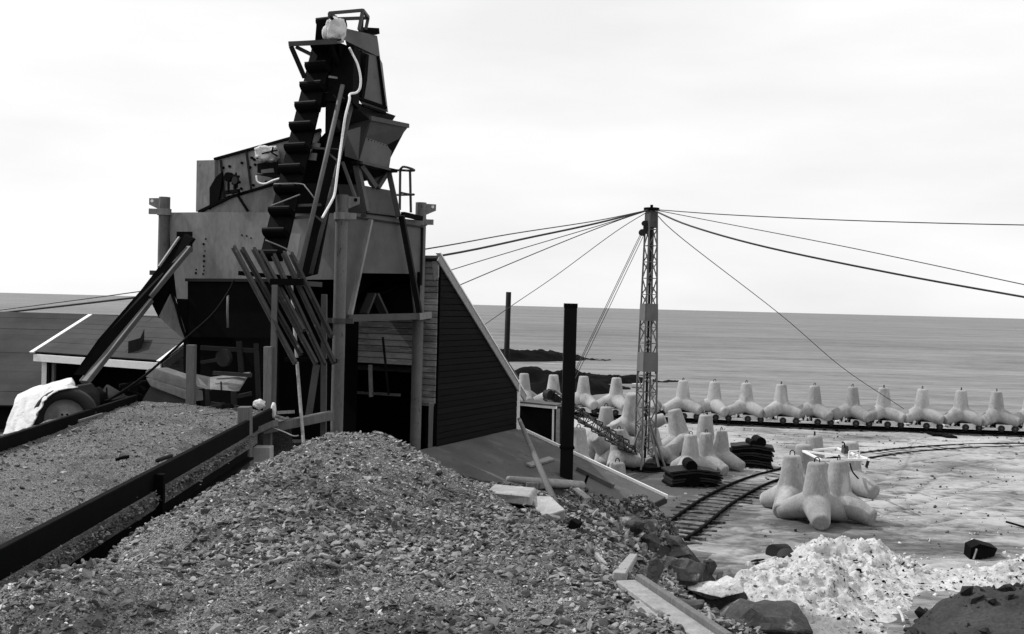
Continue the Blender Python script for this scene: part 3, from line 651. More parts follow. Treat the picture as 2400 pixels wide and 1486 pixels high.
# standing and lying tetrapods in the yard
def top_at(px, py, yaw, label, group, z=H_T, scale=1.0, tilt=(0, 0), **kw):
    q = atz(px, py, z); return tetrapod(label, Vector((q.x, q.y, T_LOW * scale)), yaw, tilt, group, scale=scale, **kw)
G1 = 'tetrapods nested in the nearest cluster on the sand'
top_at(1857, 1066, rad(-30), 'left front tetrapod of the nearest cluster, its square-cut top wide and flat', G1)
top_at(1915, 1083, rad(-8), 'foremost tetrapod of the nearest cluster, one leg pointing at the camera', G1)
top_at(1966, 1078, rad(46), 'right front tetrapod of the nearest cluster, leg reaching right under the white frame', G1)
top_at(1909, 1031, rad(60), 'rearmost tetrapod of the nearest cluster, top seen above the white steel frame', G1, z=1.6)
top_at(1992, 1066, rad(30), 'shaded tetrapod at the back right of the nearest cluster, largely hidden', G1, z=1.3, loop=False)
top_at(1884, 1056, rad(80), 'hidden tetrapod wedged between the left and rear ones of the nearest cluster', G1, z=1.55, loop=False)
G2 = 'tetrapods heaped round the foot of the lattice mast'
S8 = dict(z=1.49, scale=.85)
top_at(1619, 1018, rad(-32), 'upright tetrapod at the left of the front pair right of the mast', G2, **S8)
top_at(1655, 1014, rad(42), 'upright tetrapod whose long leg slopes right, in the front pair by the mast', G2, **S8)
top_at(1654, 972, rad(10), 'tall upright tetrapod standing behind the front pair right of the mast', G2)
top_at(1691, 1008, rad(50), 'rightmost tetrapod of the mast heap, next to the tall plate stack', G2, **S8)
top_at(1421, 953, rad(0), 'upright tetrapod with rounded top behind the leaning lattice boom', G2)
top_at(1451, 1006, rad(-20), 'upright tetrapod with pale top just below the leaning lattice boom', G2, **S8)
top_at(1447, 1083, rad(15), 'nearest upright tetrapod, partly hidden by the low felt roof', G2, **S8)
top_at(1356, 1003, rad(30), 'tetrapod half hidden behind the black chimney', G2)
tetrapod('big tipped tetrapod right of the mast with one leg pointing up', at(1594, 1030, 42.5), rad(35), (rad(-10), rad(-8)), G2, loop=False, scale=1.05)
tetrapod('tipped tetrapod directly left of the mast, thick leg upright', at(1480, 992, 44.0), rad(50), (rad(6), rad(-6)), G2, loop=False, scale=1.1)
tetrapod('tetrapod lying under the lattice boom, leg pointing down left', at(1420, 1058, 40.5), rad(-50), (rad(50), rad(10)), G2, loop=False, scale=.85)
tetrapod('tetrapod lying behind the mast with a leg pointing right', at(1505, 1000, 45.5), rad(10), (rad(20), rad(65)), G2, loop=False, scale=.9)
tetrapod('low tetrapod between the mast foot and the front pair', at(1566, 1066, 41.0), rad(75), (rad(40), rad(10)), G2, loop=False, scale=.8)
tetrapod('tetrapod tipped forward between the chimney and the boom', at(1388, 1052, 42.0), rad(-20), (rad(30), rad(25)), G2, loop=False, scale=.9)
tetrapod('tetrapod squeezed between the boom and the mast foot, top tilted left', at(1462, 1046, 43.0), rad(15), (rad(5), rad(-24)), G2, loop=False, scale=.95)
tetrapod('tetrapod with pale broad face just right of the mast legs', at(1535, 1062, 41.6), rad(100), (rad(-6), rad(4)), G2, loop=False, scale=.85)

# ------------------------------------------------------------------ lattice mast with cables
mb0 = atz(1511, 1092, 0); MY = mb0.y
mast = thing('lattice_mast', 'tall grey lattice derrick mast standing among the tetrapods in the yard', 'mast', mb0)
HM = 9.75
def mw(z): return 0.20 + (0.16 if z < 3 else 0.16 * (HM - z) / (HM - 3)) if z > .9 else 0.36   # half width
my = rad(20); mx_, my_ = Vector((math.cos(my), math.sin(my), 0)), Vector((-math.sin(my), math.cos(my), 0))
def mp_(i, j, z): return mb0 + mx_ * (i * mw(z) * .78) + my_ * (j * mw(z) * .78) + UP * z
for i in (-1, 1):
    for j in (-1, 1):
        mb = MB(); zs = [0, .9, 3, HM - .1]
        for a, b in zip(zs, zs[1:]): mb.bar(mp_(i, j, a), mp_(i, j, b), .065)
        obj('corner_post', mb, 'mast_paint', mast)
levels = [.35 + k * .62 for k in range(16)]
panels = [(3.62, 4.35), (5.55, 6.2)]
for k, (a, b) in enumerate(zip(levels, levels[1:])):
    if b > HM: break
    mb = MB()
    for s in ((-1, -1, 1, -1), (1, -1, 1, 1), (1, 1, -1, 1), (-1, 1, -1, -1)):
        mb.bar(mp_(s[0], s[1], b), mp_(s[2], s[3], b), .03)
        z = (a, b) if k % 2 else (b, a)
        mb.bar(mp_(s[0], s[1], z[0]), mp_(s[2], s[3], z[1]), .035)
    obj('lattice_bracing', mb, 'mast_paint', mast)
for a, b in panels:
    mb = MB()
    for s in ((-1, -1, 1, -1), (1, -1, 1, 1), (1, 1, -1, 1), (-1, 1, -1, -1)):
        mb.prism([mp_(s[0], s[1], a) * 1, mp_(s[2], s[3], a), mp_(s[2], s[3], b), mp_(s[0], s[1], b)], ((mp_(s[0], s[1], a) + mp_(s[2], s[3], a)) / 2 - mb0 - UP * a).normalized() * .05)
    obj('plate_collar', mb, 'mast_paint', mast)
mb = MB()
for s in ((-1, -1, 1, -1), (1, -1, 1, 1), (1, 1, -1, 1), (-1, 1, -1, -1)):
    mb.prism([mp_(s[0], s[1], 9.1), mp_(s[2], s[3], 9.1), mp_(s[2], s[3], HM), mp_(s[0], s[1], HM)], ((mp_(s[0], s[1], 9) + mp_(s[2], s[3], 9)) / 2 - mb0 - UP * 9).normalized() * .03)
obj('head_plate', mb, 'steel_mid', mast)
mb = MB().disc(mb0 + UP * (HM + .06), (0, 0, 1), .3, .09, 12); mb.box(mb0 + UP * (HM + .15), (.1, .1, .14)); obj('mast_cap', mb, 'rust_black', mast)
mb = MB().tube([mp_(1, -1, .3) * .5 + mp_(-1, 1, .3) * .5, mp_(1, -1, 9.2) * .5 + mp_(-1, 1, 9.2) * .5], .05, 8); obj('mast_ladder_pole', mb, 'steel_dark', mast)
for px, py in ((1468, 1090), (1502, 1102), (1545, 1098), (1560, 1098)):
    q = atz(px, py, 0.05); obj('base_strut', MB().bar(q, mb0 + UP * 1.75 + (q - mb0) * .15, .06), 'mast_paint', mast)
obj('base_plate', MB().disc(mb0 + UP * .05, (0, 0, 1), 1.15, .12, 24), 'rust_black', mast)
blk = MB().disc(mb0 + Vector((-.35, -.1, 8.9)), (0, 1, 0), .13, .12, 14); blk.disc(mb0 + Vector((-.28, -.1, 9.25)), (0, 1, 0), .1, .12, 12); blk.box(mb0 + Vector((-.2, -.1, 9.1)), (.22, .08, .5)); obj('pulley_block', blk, 'steel_dark', mast)
top = mb0 + UP * (HM + .05)
def cable(label, pts, r, name='cable', cat='cable', group='cables spreading from the mast head', m='cable_black', start=True):
    P = ([top] if start else []) + [at(*q) for q in pts]
    return one(name, MB().tube(catmull(P, 6), r, 5), m, label, cat, group, smooth=True)
cable('thin upper guy wire running left from the mast head to the steel bin', [(1400, 517, 37), (1200, 548, 32), (990, 585, 27), (640, 636, 30), (322, 684, 34), (-60, 735, 38)], .018)
cable('thick dark cable sagging left from the mast head past the roof corner', [(1400, 523, 38), (1250, 555, 36), (1030, 600, 33), (650, 655, 33), (320, 697, 33), (5, 733, 33), (-60, 740, 33)], .036)
cable('guy wire running left that meets the sloping white verge lower down', [(1400, 530, 39), (1060, 632, 36), (900, 690, 34)], .016)
cable('lower guy wire running left to behind the clad building', [(1440, 520, 39.5), (1300, 575, 38), (1078, 668, 36), (930, 735, 34)], .018)
cable('steep guy wire running down left past the wooden pole', [(1440, 545, 41), (1300, 648, 43), (1200, 716, 44), (1130, 765, 45)], .015)
cable('uppermost level guy wire leaving the frame on the right', [(1700, 503, 38), (1950, 515, 36), (2200, 523, 34), (2480, 529, 32)], .018)
cable('middle guy wire sloping to the right edge above the thick one', [(1700, 524, 38), (2000, 582, 34), (2400, 667, 30), (2480, 684, 29)], .015)
cable('thick cable sagging down to the right edge', [(1620, 530, 38), (1800, 580, 36), (2100, 642, 34), (2400, 696, 32), (2480, 710, 31)], .034)
cable('thin steep guy wire falling right towards the wagons', [(1600, 560, 42), (1830, 738, 47), (1975, 862, 51), (2118, 958, 53.5)], .017)
tip = at(1318, 930, 38.0)
for k, (dx, lab) in enumerate(((0, 'left'), (.07, 'middle'), (.18, 'right'))):
    one('hoist_rope', MB().tube([mb0 + Vector((-.42 + dx * .8, -.1, 8.82)), tip + Vector((dx * .8, 0, 0))], .013, 5), 'cable_black', f'{lab} one of three parallel hoist ropes from mast head pulley to boom tip', 'rope', 'hoist ropes below the mast head')
b0 = at(1492, 1062, 39.6); b1 = at(1286, 925, 37.6)
boom = thing('lattice_boom', 'lattice crane boom lying aslant from the mast foot behind the chimney', 'crane boom', b0)
ax = (b1 - b0).normalized(); sx = ax.cross(UP).normalized(); sy = sx.cross(ax).normalized(); LB = (b1 - b0).length
def bp(s, i, j): w = .2 * (min(1, s / .8 + .3)) ; return b0 + ax * s + sx * (i * w) + sy * (j * w)
for i in (-1, 1):
    for j in (-1, 1): obj('chord', MB().bar(bp(0, i, j), bp(LB, i, j), .05), 'mast_paint', boom)
n = 13
for k in range(n):
    a, b = LB * k / n, LB * (k + 1) / n; mb = MB()
    for (i, j, i2, j2) in ((-1, -1, 1, -1), (1, -1, 1, 1), (1, 1, -1, 1), (-1, 1, -1, -1)):
        z = (a, b) if k % 2 else (b, a); mb.bar(bp(z[0], i, j), bp(z[1], i2, j2), .028); mb.bar(bp(b, i, j), bp(b, i2, j2), .025)
    obj('lattice_bracing', mb, 'steel_dark', boom)
mb = MB().disc(b1, sx, .17, .3, 14); mb.bar(b1, b1 - ax * .5, .3, .25); obj('boom_head', mb, 'steel_dark', boom)
pq = at(1192, 690, 45)
pl = MB().tube([Vector((pq.x - .05, 45, -.5)), Vector((pq.x, 45, pq.z + .1))], [.13, .11], 10)
one('utility_pole', pl, 'timber_tarred', 'dark weathered wooden pole standing behind the sloping roof', 'pole', smooth=True)
# ================================================================== CLAD BUILDING AND LOW FELT ROOF
def pl(poly, plane, th, back=None):
    """plate cut to a pixel outline on a plane, with real thickness behind it"""
    pts = [atp(x, y, plane) for x, y in poly]
    return MB().prism(pts, -(back if back else plane[1]) * th)
def yp(poly, th=0.03, d=None):
    """plate through points given as (px, py, Y)"""
    return MB().prism([at(*q) for q in poly], (d or UA) * th)
bld = thing('clad_building', 'dark weatherboarded building with steep pale verge behind the plant', 'building', Vector((C1.x, C1.y, 2.6)))
s_tl = atp(1022, 607, SIDE); s_tr = atp(1213, 888, SIDE)
zt, zb0 = s_tl.z, min(ra.z, rb.z) - .1
def s_len(p): return (Vector((p.x, p.y, 0)) - Vector((C1.x, C1.y, 0))).dot(UA)
L_side = s_len(s_tr); z_tr = s_tr.z
def SP(s, z, o=0.0): return Vector((C1.x, C1.y, 0)) + UA * s + VA * o + UP * z
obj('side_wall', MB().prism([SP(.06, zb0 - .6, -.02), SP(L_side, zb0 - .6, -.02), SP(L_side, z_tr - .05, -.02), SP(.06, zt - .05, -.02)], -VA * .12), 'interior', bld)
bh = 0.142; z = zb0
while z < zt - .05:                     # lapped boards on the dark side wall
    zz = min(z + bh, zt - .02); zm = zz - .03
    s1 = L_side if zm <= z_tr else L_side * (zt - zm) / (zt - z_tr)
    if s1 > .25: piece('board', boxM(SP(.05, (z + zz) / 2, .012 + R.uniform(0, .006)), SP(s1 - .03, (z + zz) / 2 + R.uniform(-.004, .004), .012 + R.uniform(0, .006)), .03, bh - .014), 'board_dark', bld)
    z += bh
def FP(s, z, o=0.0): return Vector((C1.x, C1.y, 0)) - VA * s - UA * o + UP * z      # front face, s to the left
W_front = 6.6
zf1 = atp(1000, 945, (C1, UA)).z; zf2 = atp(900, 858, (C1, UA)).z
s975 = (Vector((C1.x, C1.y, 0)) - Vector(atp(978, 900, (C1, UA)).to_2d().to_3d())).dot(VA)
z = zf1; k = 0
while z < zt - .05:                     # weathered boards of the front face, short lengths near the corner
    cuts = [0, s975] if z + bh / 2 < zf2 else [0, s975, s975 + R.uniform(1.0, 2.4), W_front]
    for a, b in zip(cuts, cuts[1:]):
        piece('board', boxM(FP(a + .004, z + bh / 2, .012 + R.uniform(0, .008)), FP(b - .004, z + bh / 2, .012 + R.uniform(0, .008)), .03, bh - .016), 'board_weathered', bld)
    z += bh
obj('front_wall', MB().prism([FP(0.02, zf2, -.02), FP(W_front, zf2, -.02), FP(W_front, zt - .05, -.02), FP(.02, zt - .05, -.02)], UA * .1), 'interior', bld)
obj('back_wall', MB().prism([SP(L_side - .13, 1, 0), SP(L_side - .13, z_tr, 0), SP(L_side - .13, z_tr, -W_front), SP(L_side - .13, 1, -W_front)], UA * .1), 'interior', bld)
obj('far_wall', MB().prism([SP(0, 1, -W_front), SP(L_side, 1, -W_front), SP(L_side, z_tr, -W_front), SP(0, zt - .05, -W_front)], VA * .1), 'interior', bld)
obj('roof', MB().prism([SP(-.12, zt + .02, -W_front - .1), SP(L_side + .1, z_tr - .03, -W_front - .1), SP(L_side + .1, z_tr - .03, .0), SP(-.12, zt + .02, .0)], UP * .06), 'roof_felt', bld)
obj('verge_board', MB().bar(SP(-.1, zt + .04, .05), SP(L_side + .42, z_tr - .55, .05), .04, .2), 'timber_pale', bld, bevel=.006)
obj('verge_flashing', MB().bar(SP(-.1, zt + .15, .03), SP(L_side + .42, z_tr - .44, .03), .12, .03), 'white_paint', bld)
obj('corner_trim', MB().bar(SP(L_side, zb0, .04), SP(L_side, z_tr - .02, .04), .09, .09), 'white_paint', bld, bevel=.006)
obj('fascia_end', MB().prism([FP(-.02, zt - .05, .06), FP(.16, zt - .05, .06), FP(.08, zt - .5, .06), FP(-.02, zt - .42, .06)], UA * .04), 'timber_pale', bld)
obj('top_fascia', MB().bar(FP(0, zt + .0, .05), FP(1.2, zt + .0, .05), .05, .08), 'timber_tarred', bld)
obj('door_post', MB().bar(atp(1008, 1050, (C1 - UA * .03, UA)), atp(1011, 945, (C1 - UA * .03, UA)), .1), 'timber_grey', bld, bevel=.006)
obj('door_post', MB().bar(atp(999, 1050, (C1 + UA * .3, UA)), atp(1001, 948, (C1 + UA * .3, UA)), .06), 'timber_tarred', bld)
obj('lintel', MB().bar(FP(0.05, zf1 - .03, .0), FP(s975 - .02, zf1 - .03, .0), .06, .06), 'timber_grey', bld)
fp_ = (C1 - UA * .02, UA)
obj('window_mullion', MB().bar(atp(868, 855, fp_), atp(870, 930, fp_), .09), 'timber_pale', bld)
obj('window_sill', MB().bar(atp(806, 918, fp_), atp(938, 926, fp_), .06), 'timber_grey', bld)
obj('window_prop', MB().bar(atp(897, 790, (C1 - UA * .3, UA)), atp(911, 925, (C1 - UA * .3, UA)), .05), 'timber_tarred', bld)

lo = thing('low_outbuilding', 'low outbuilding under a sloping felt roof with white edge trim', 'outbuilding', Vector((2.5, 24, 0)))
LR = 9.5
q0, q1, q2, q3 = rb, rd, rd - UA * LR, ra - UA * (LR - (rb - ra).dot(UA))
obj('roof', MB().prism([q0, q1, q2, q3], -ROOFN * .09), 'roof_felt', lo)
tdir = (rd - rb).normalized()
obj('verge_trim', MB().bar(rb + UA * .02 + UP * .02, rd + UA * .02 + UP * .02 + tdir * .04, .06, .10), 'white_paint', lo, bevel=.006)
obj('eave_trim', MB().bar(rd + tdir * .02 - UP * .09, rd - UA * 4 + tdir * .02 - UP * .09, .05, .1), 'timber_tarred', lo)
gw = rd - VA * .45
obj('gable_wall', MB().prism([rb - UA * .25 - UP * .15, gw - UA * .25 - UP * .02, Vector((gw.x, gw.y, -.3)) - UA * .25, Vector((rb.x, rb.y, -.3)) - UA * .25], -UA * .1), 'board_dark', lo)
obj('eave_wall', MB().prism([gw - UA * .25 - UP * .03, gw - UA * 6 - UP * .03, Vector((gw.x, gw.y, -.3)) - UA * 6, Vector((gw.x, gw.y, -.3)) - UA * .25], -VA * .1), 'board_dark', lo)
obj('corner_trim', MB().bar(gw - UA * .24 - UP * .06, Vector((gw.x, gw.y, -.2)) - UA * .24, .07), 'white_paint', lo)
cb = atp(1327, 1117, LOWROOF); chx = .30
cz = at(1330, 711, cb.y).z
ch = MB()
ch.box((cb.x, cb.y, (cb.z + cz) / 2 - .1), (chx, chx, cz - cb.z + .2), rad(-26 + 26)); 
cho = obj('chimney', ch, 'chimney_black', lo, bevel=.008)
obj('chimney_band', MB().box((cb.x, cb.y, at(1327, 1048, cb.y).z), (chx + .05, chx + .05, .05), 0), 'rust_black', cho)
obj('chimney_band', MB().box((cb.x, cb.y, cz - .05), (chx + .02, chx + .02, .1), 0), 'rust_black', cho)
def on_roof(px, py, h=0.0): return atp(px, py, LOWROOF) + ROOFN * h
obj('roof_batten', MB().bar(on_roof(1238, 1093, .03), on_roof(1292, 1077, .03), .16, .05, ROOFN), 'timber_pale', lo)
obj('roof_kerb', MB().bar(on_roof(1352, 1102, .05), on_roof(1436, 1144, .05), .14, .10, ROOFN), 'roof_felt', lo)
obj('roof_bracket', MB().bar(on_roof(1371, 1133, 0), on_roof(1371, 1133, .22), .05), 'rust_black', lo)

hut = thing('dark_hut', 'small dark hut with white frame squeezed between building and chimney', 'hut', Vector((1.0, 29, 1)))
HPL = (rb + UA * .9, UA)
h = [atp(x, y, HPL) for x, y in ((1216, 948), (1306, 957), (1306, 1060), (1216, 1060))]
obj('wall', MB().prism(h, UA * .5), 'board_dark', hut)
obj('fascia', MB().bar(h[0] - UA * .05 + UP * .02, h[1] - UA * .05 + UP * .02, .08, .07), 'white_paint', hut)
obj('door_frame', MB().bar(atp(1298, 957, HPL) - UA * .04, atp(1297, 1040, HPL) - UA * .04, .05), 'white_paint', hut)
obj('corner_post', MB().bar(atp(1309, 958, HPL) - UA * .03, atp(1308, 1040, HPL) - UA * .03, .1), 'timber_pale', hut)
obj('roof', MB().prism([h[0] + UP * .06 - UA * .1, h[1] + UP * .06 - UA * .1, h[1] + UP * .06 + UA * .5, h[0] + UP * .06 + UA * .5], UP * .04), 'roof_felt', hut)

# ================================================================== SHEDS ON THE LEFT
big = thing('boarded_shed', 'large shed with dark boarded roof behind the garage at far left', 'shed', Vector((-13, 31, 2)))
def rplane(Y0, y0z, slope):   # roof rising away from the viewer
    n = Vector((0, -slope, 1)).normalized(); return (Vector((0, Y0, y0z)), n)
BR = (Vector((-12, 33, at(200, 735, 33).z)), Vector((0.12, -.5, .87)).normalized())
top_l, top_r = atp(-150, 729, BR), atp(560, 748, BR); bot_l, bot_r = atp(-150, 950, BR), atp(560, 960, BR)
for k in range(15):
    f0, f1 = k / 15, (k + 1) / 15; a0, a1 = bot_l.lerp(top_l, f0), bot_l.lerp(top_l, f1); b0_, b1_ = bot_r.lerp(top_r, f0), bot_r.lerp(top_r, f1)
    w = (a1 - a0).length; o_ = BR[1] * (.02 + R.uniform(0, .01))
    cutx = [0, R.uniform(.3, .7), 1]
    for c0, c1 in zip(cutx, cutx[1:]):
        m0, m1 = (a0 + a1) / 2, (b0_ + b1_) / 2
        piece('roof_board', boxM(m0.lerp(m1, c0 + .0008) + o_, m0.lerp(m1, c1 - .0008) + o_, w * .965, .035, BR[1]), 'roof_board', big)
obj('roof_deck', MB().prism([bot_l, bot_r, top_r, top_l], -BR[1] * .06), 'interior', big)
obj('wall', MB().prism([bot_l + UP * -.05 + UA * .3, bot_r - UP * .05 + UA * .3, Vector((bot_r.x, bot_r.y, 1.5)) + UA * .3, Vector((bot_l.x, bot_l.y, 1.5)) + UA * .3], UA * .1), 'board_dark', big)
gar = thing('garage', 'low garage with white verges and fascia behind the loader', 'garage', Vector((-10, 27, 2)))
e0, e1 = at(80, 829, 28.0), at(378, 850, 26.0); r0 = at(214, 743, 29.9); rise = r0 - e0; r1 = e1 + rise
GN = (e1 - e0).cross(rise).normalized(); GN = GN if GN.z > 0 else -GN
for k in range(8):
    f = (k + .5) / 8; w = rise.length / 8; c0 = R.uniform(.3, .7)
    for a, b in ((0, c0), (c0, 1)):
        piece('roof_board', boxM(e0.lerp(e1, a + .001) + rise * f + GN * (.05 + R.uniform(0, .006)), e0.lerp(e1, b - .001) + rise * f + GN * (.05 + R.uniform(0, .006)), w * .96, .03, GN), 'roof_board', gar)
obj('roof_deck', MB().prism([e0, e1, r1, r0], -GN * .04), 'interior', gar)
for a, b in ((e0, r0), (e1, r1)): obj('verge_board', MB().bar(a + GN * .07 - rise * .03, b + GN * .07, .14, .04, GN), 'white_paint', gar, bevel=.005)
obj('verge_face', MB().bar(e1 + (e1 - e0).normalized() * .09 - UP * .08, r1 + (e1 - e0).normalized() * .09 - UP * .08, .03, .2), 'timber_grey', gar)
obj('fascia', MB().bar(e0 - UP * .1, e1 - UP * .1, .05, .19), 'white_paint', gar, bevel=.005)
fd = (e1 - e0).normalized(); gb = -fd.cross(UP).normalized(); gb = gb if gb.y > 0 else -gb
for px, w in ((113, .28), (127, .07)):
    a = at(px, 848, 28.1 - (0 if w > .1 else .1)); obj('post', MB().bar(Vector((a.x, a.y, 1.9)), a, w, .12), 'white_paint' if w > .1 else 'timber_grey', gar, bevel=.006)
obj('back_wall', MB().prism([e0 + gb * 1.7 - UP * .02, e1 + gb * 1.7 - UP * .02, Vector((e1.x, e1.y, 1.6)) + gb * 1.7, Vector((e0.x, e0.y, 1.6)) + gb * 1.7], gb * .1), 'interior', gar)
a = e0 + fd * .3 + gb * .15; obj('side_wall', MB().prism([a - UP * .1, a + gb * 1.55 + UP * .55, Vector((a.x, a.y, 1.6)) + gb * 1.55, Vector((a.x, a.y, 1.6))], fd * .1), 'interior', gar)
a = e1 - fd * .15; obj('side_wall', MB().prism([a - UP * .1, a + gb * 1.7 + UP * .6, Vector((a.x, a.y, 1.6)) + gb * 1.7, Vector((a.x, a.y, 1.6))], -fd * .1), 'board_weathered', gar)
vent = MB().prism([atp(x, y, (e0 + GN * .07, GN)) for x, y in ((300, 828), (328, 820), (338, 797), (308, 800))], UP * .3)
one('roof_box', vent, 'steel_dark', 'small dark box standing on the garage roof beside the inclined chute', 'box')

# ================================================================== THE SCREENING PLANT: steel bin on four columns
binr = thing('aggregate_bin', 'large grey steel storage bin on four tall pipe columns', 'storage bin', Vector((-4, 23, 2.6)))
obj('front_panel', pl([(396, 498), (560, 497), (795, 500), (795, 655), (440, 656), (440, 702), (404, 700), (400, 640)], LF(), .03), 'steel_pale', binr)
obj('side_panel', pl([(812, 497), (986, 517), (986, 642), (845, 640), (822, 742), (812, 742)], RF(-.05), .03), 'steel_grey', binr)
obj('chute_side', yp([(413, 700, 21.9), (446, 702, 21.9), (446, 990, 21.9), (436, 990, 21.9), (432, 800, 21.9)], .3), 'interior', binr)
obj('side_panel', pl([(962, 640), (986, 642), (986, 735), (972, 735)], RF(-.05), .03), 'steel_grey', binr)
zT, zB = atp(560, 497, LF()).z, atp(560, 655, LF()).z
BL = 4.75; BD = 3.05
def BP(s, d, z): return Vector((MCOL.x, MCOL.y, 0)) - VA * s + UA * d + UP * z
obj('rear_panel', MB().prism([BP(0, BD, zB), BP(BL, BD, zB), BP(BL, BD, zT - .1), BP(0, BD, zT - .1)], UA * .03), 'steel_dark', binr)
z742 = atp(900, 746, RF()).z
obj('apron_shade_sheet', MB().prism([BP(-.02, BD - .12, z742), BP(2.2, BD - .12, z742), BP(2.2, BD - .12, zB + .3), BP(-.02, BD - .12, zB + .3)], UA * .03), 'interior', binr)  # added near-black sheet, shade for the opening under the bin
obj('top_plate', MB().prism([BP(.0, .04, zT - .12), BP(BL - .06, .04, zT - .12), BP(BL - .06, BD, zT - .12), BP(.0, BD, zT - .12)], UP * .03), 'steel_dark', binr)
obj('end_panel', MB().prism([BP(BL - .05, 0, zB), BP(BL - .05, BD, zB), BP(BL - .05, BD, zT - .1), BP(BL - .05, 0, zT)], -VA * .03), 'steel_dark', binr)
mb = MB().prism([BP(.3, .1, zB + .05), BP(BL - .1, .1, zB + .05), BP(BL - 1.4, BD * .5, zB - .7), BP(1.2, BD * .5, zB - .7)], UP * .03); mb.prism([BP(.3, BD - .1, zB + .05), BP(BL - .1, BD - .1, zB + .05), BP(BL - 1.4, BD * .5, zB - .7), BP(1.2, BD * .5, zB - .7)], UP * .03)
obj('hopper_floor', mb, 'rust_black', binr)
obj('inner_shade_sheet', pl([(820, 640), (975, 642), (985, 742), (815, 748)], RF(-1.2), .03), 'interior', binr)  # near-black sheet standing for the shade inside the side opening
obj('rear_shade_sheet', MB().prism([BP(1.9, BD + .3, 2.3), BP(BL, BD + .3, 2.3), BP(BL, BD + .3, zB), BP(1.9, BD + .3, zB)], UA * .04), 'interior', binr)  # added near-black sheet for the shade at the rear under the bin
obj('front_shade_sheet', pl([(440, 650), (640, 650), (800, 650), (800, 1030), (600, 1030), (440, 990)], LF(-.9), .04), 'interior', binr)  # big near-black sheet added for the deep shade below the bin
for a, b, w in (((868, 790), (852, 680), .16), ((893, 735), (872, 682), .16)): pass
obj('gate_strut', MB().bar(atp(853, 735, RF(-.5)), atp(872, 688, RF(-.5)), .2, .06), 'steel_mid', binr)
obj('gate_strut', MB().bar(atp(900, 735, RF(-.5)), atp(878, 688, RF(-.5)), .2, .06), 'steel_mid', binr)
cols = [(802, 457, 790, 1030, MCOL + LFN * .12 + VA * .12, 1, .125), (987, 475, 968, 1050, None, 1, .125), (386, 462, 380, 900, None, -1, .12)]
for i, (tx, ty, bx, by, _, sgn, r_) in enumerate(cols):
    Yc = (21.15, 24.27, 23.3)[i]
    a = at(tx, ty, Yc); b = Vector((a.x, a.y, 2.3 if i < 2 else at(tx, 672, Yc).z))
    c = obj('column', MB().tube([b, Vector((a.x, a.y, (a.z + b.z) / 2)), a], r_, 20), 'column_paint', binr, smooth=False, angle=rad(40))
    d = Vector((1, 0, 0)) * sgn
    br = MB().prism([a + d * .05 - UP * .02, a + d * .34 - UP * .03, a + d * .34 - UP * .17, a + d * .05 - UP * .3], Vector((0, .05, 0)))
    obj('lifting_bracket', br, 'steel_pale', c)
    obj('hole_disc', MB().disc(a + d * .27 + Vector((0, -.012, -.09)), (0, 1, 0), .035, .01, 12), 'white_paint' if i != 0 else 'rust_black', c)
    zc = at(tx, (507, 521, 497)[i], Yc).z
    cl = MB().tube([Vector((a.x, a.y, zc - .07)), Vector((a.x, a.y, zc + .07))], r_ + .03, 20); cl.bar(Vector((a.x, a.y - .1, zc)), Vector((a.x, a.y - .1, zc)) + d * .3, .06, .12)
    obj('clamp_collar', cl, 'steel_pale', c)
    zc2 = at(tx, (752, 745, 640)[i], Yc).z
    cl = MB().tube([Vector((a.x, a.y, zc2 - .05)), Vector((a.x, a.y, zc2 + .05))], r_ + .025, 20); cl.bar(Vector((a.x - .28, a.y, zc2)), Vector((a.x + .28, a.y, zc2)), .1, .1)
    obj('clamp_collar', cl, 'steel_mid', c)
a = BP(BL - .25, BD - .2, 0); obj('column', MB().tube([Vector((a.x, a.y, zB)), Vector((a.x, a.y, zT - .1))], .12, 16), 'column_paint', binr, angle=rad(40))
obj('side_beam', MB().bar(atp(814, 746, RF(.1)), atp(985, 741, RF(.1)), .1, .14), 'steel_mid', binr)
obj('diagonal_brace', MB().bar(atp(869, 515, RF(.08)), atp(821, 738, RF(.08)), .09, .06), 'steel_pale', binr)
obj('diagonal_brace', MB().bar(atp(941, 505, RF(.1)), atp(984, 738, RF(.1)), .13, .06), 'steel_dark', binr)
obj('gusset', MB().bar(atp(982, 742, RF(.16)), atp(1010, 738, RF(.16)), .05, .15), 'steel_pale', binr)
obj('top_rail', MB().bar(atp(944, 502, RF(.05)), atp(987, 512, RF(.05)), .1, .1), 'rust_black', binr)
obj('panel_joint', MB().bar(atp(859, 500, RF(-.03)), atp(943, 510, RF(-.03)), .03, .03), 'rust_black', binr)
obj('raised_panel', pl([(843, 433), (914, 446), (934, 520), (858, 508)], RF(-.25), .03), 'steel_grey', binr)
obj('raised_panel', yp([(792, 432, 21.5), (843, 433, 22.0), (858, 508, 22.0), (800, 506, 21.5)], .03), 'steel_dark', binr)
obj('opening_shade_plate', pl([(414, 543), (450, 543), (450, 590), (412, 590)], LF(.012), .01), 'interior', binr)  # thin black plate on the panel, painted shade in place of a recess
for px, py in ((478, 600), (478, 612), (477, 624), (478, 634), (476, 642), (480, 588), (477, 572), (460, 632), (459, 640), (567, 551), (578, 553), (588, 558), (482, 560)):
    obj('bolt_head', MB().disc(atp(px, py, LF(.008)), LFN, R.uniform(.012, .03), .015, 8), 'rust_black', binr)
gr = []
for p_ in (((937, 492), (938, 397)), ((963, 498), (961, 400))):
    obj('guard_rail', MB().tube([at(p_[0][0], p_[0][1], 23.4), at(p_[1][0], p_[1][1], 23.4)], .028, 8), 'steel_mid', binr)
obj('guard_rail', MB().tube(catmull([at(915, 400, 23.6), at(938, 399, 23.4), at(962, 400, 23.2), at(971, 399, 23.2), at(960, 394, 23.0), at(945, 391, 23.2), at(938, 397, 23.4)], 4), .026, 8), 'steel_mid', binr)
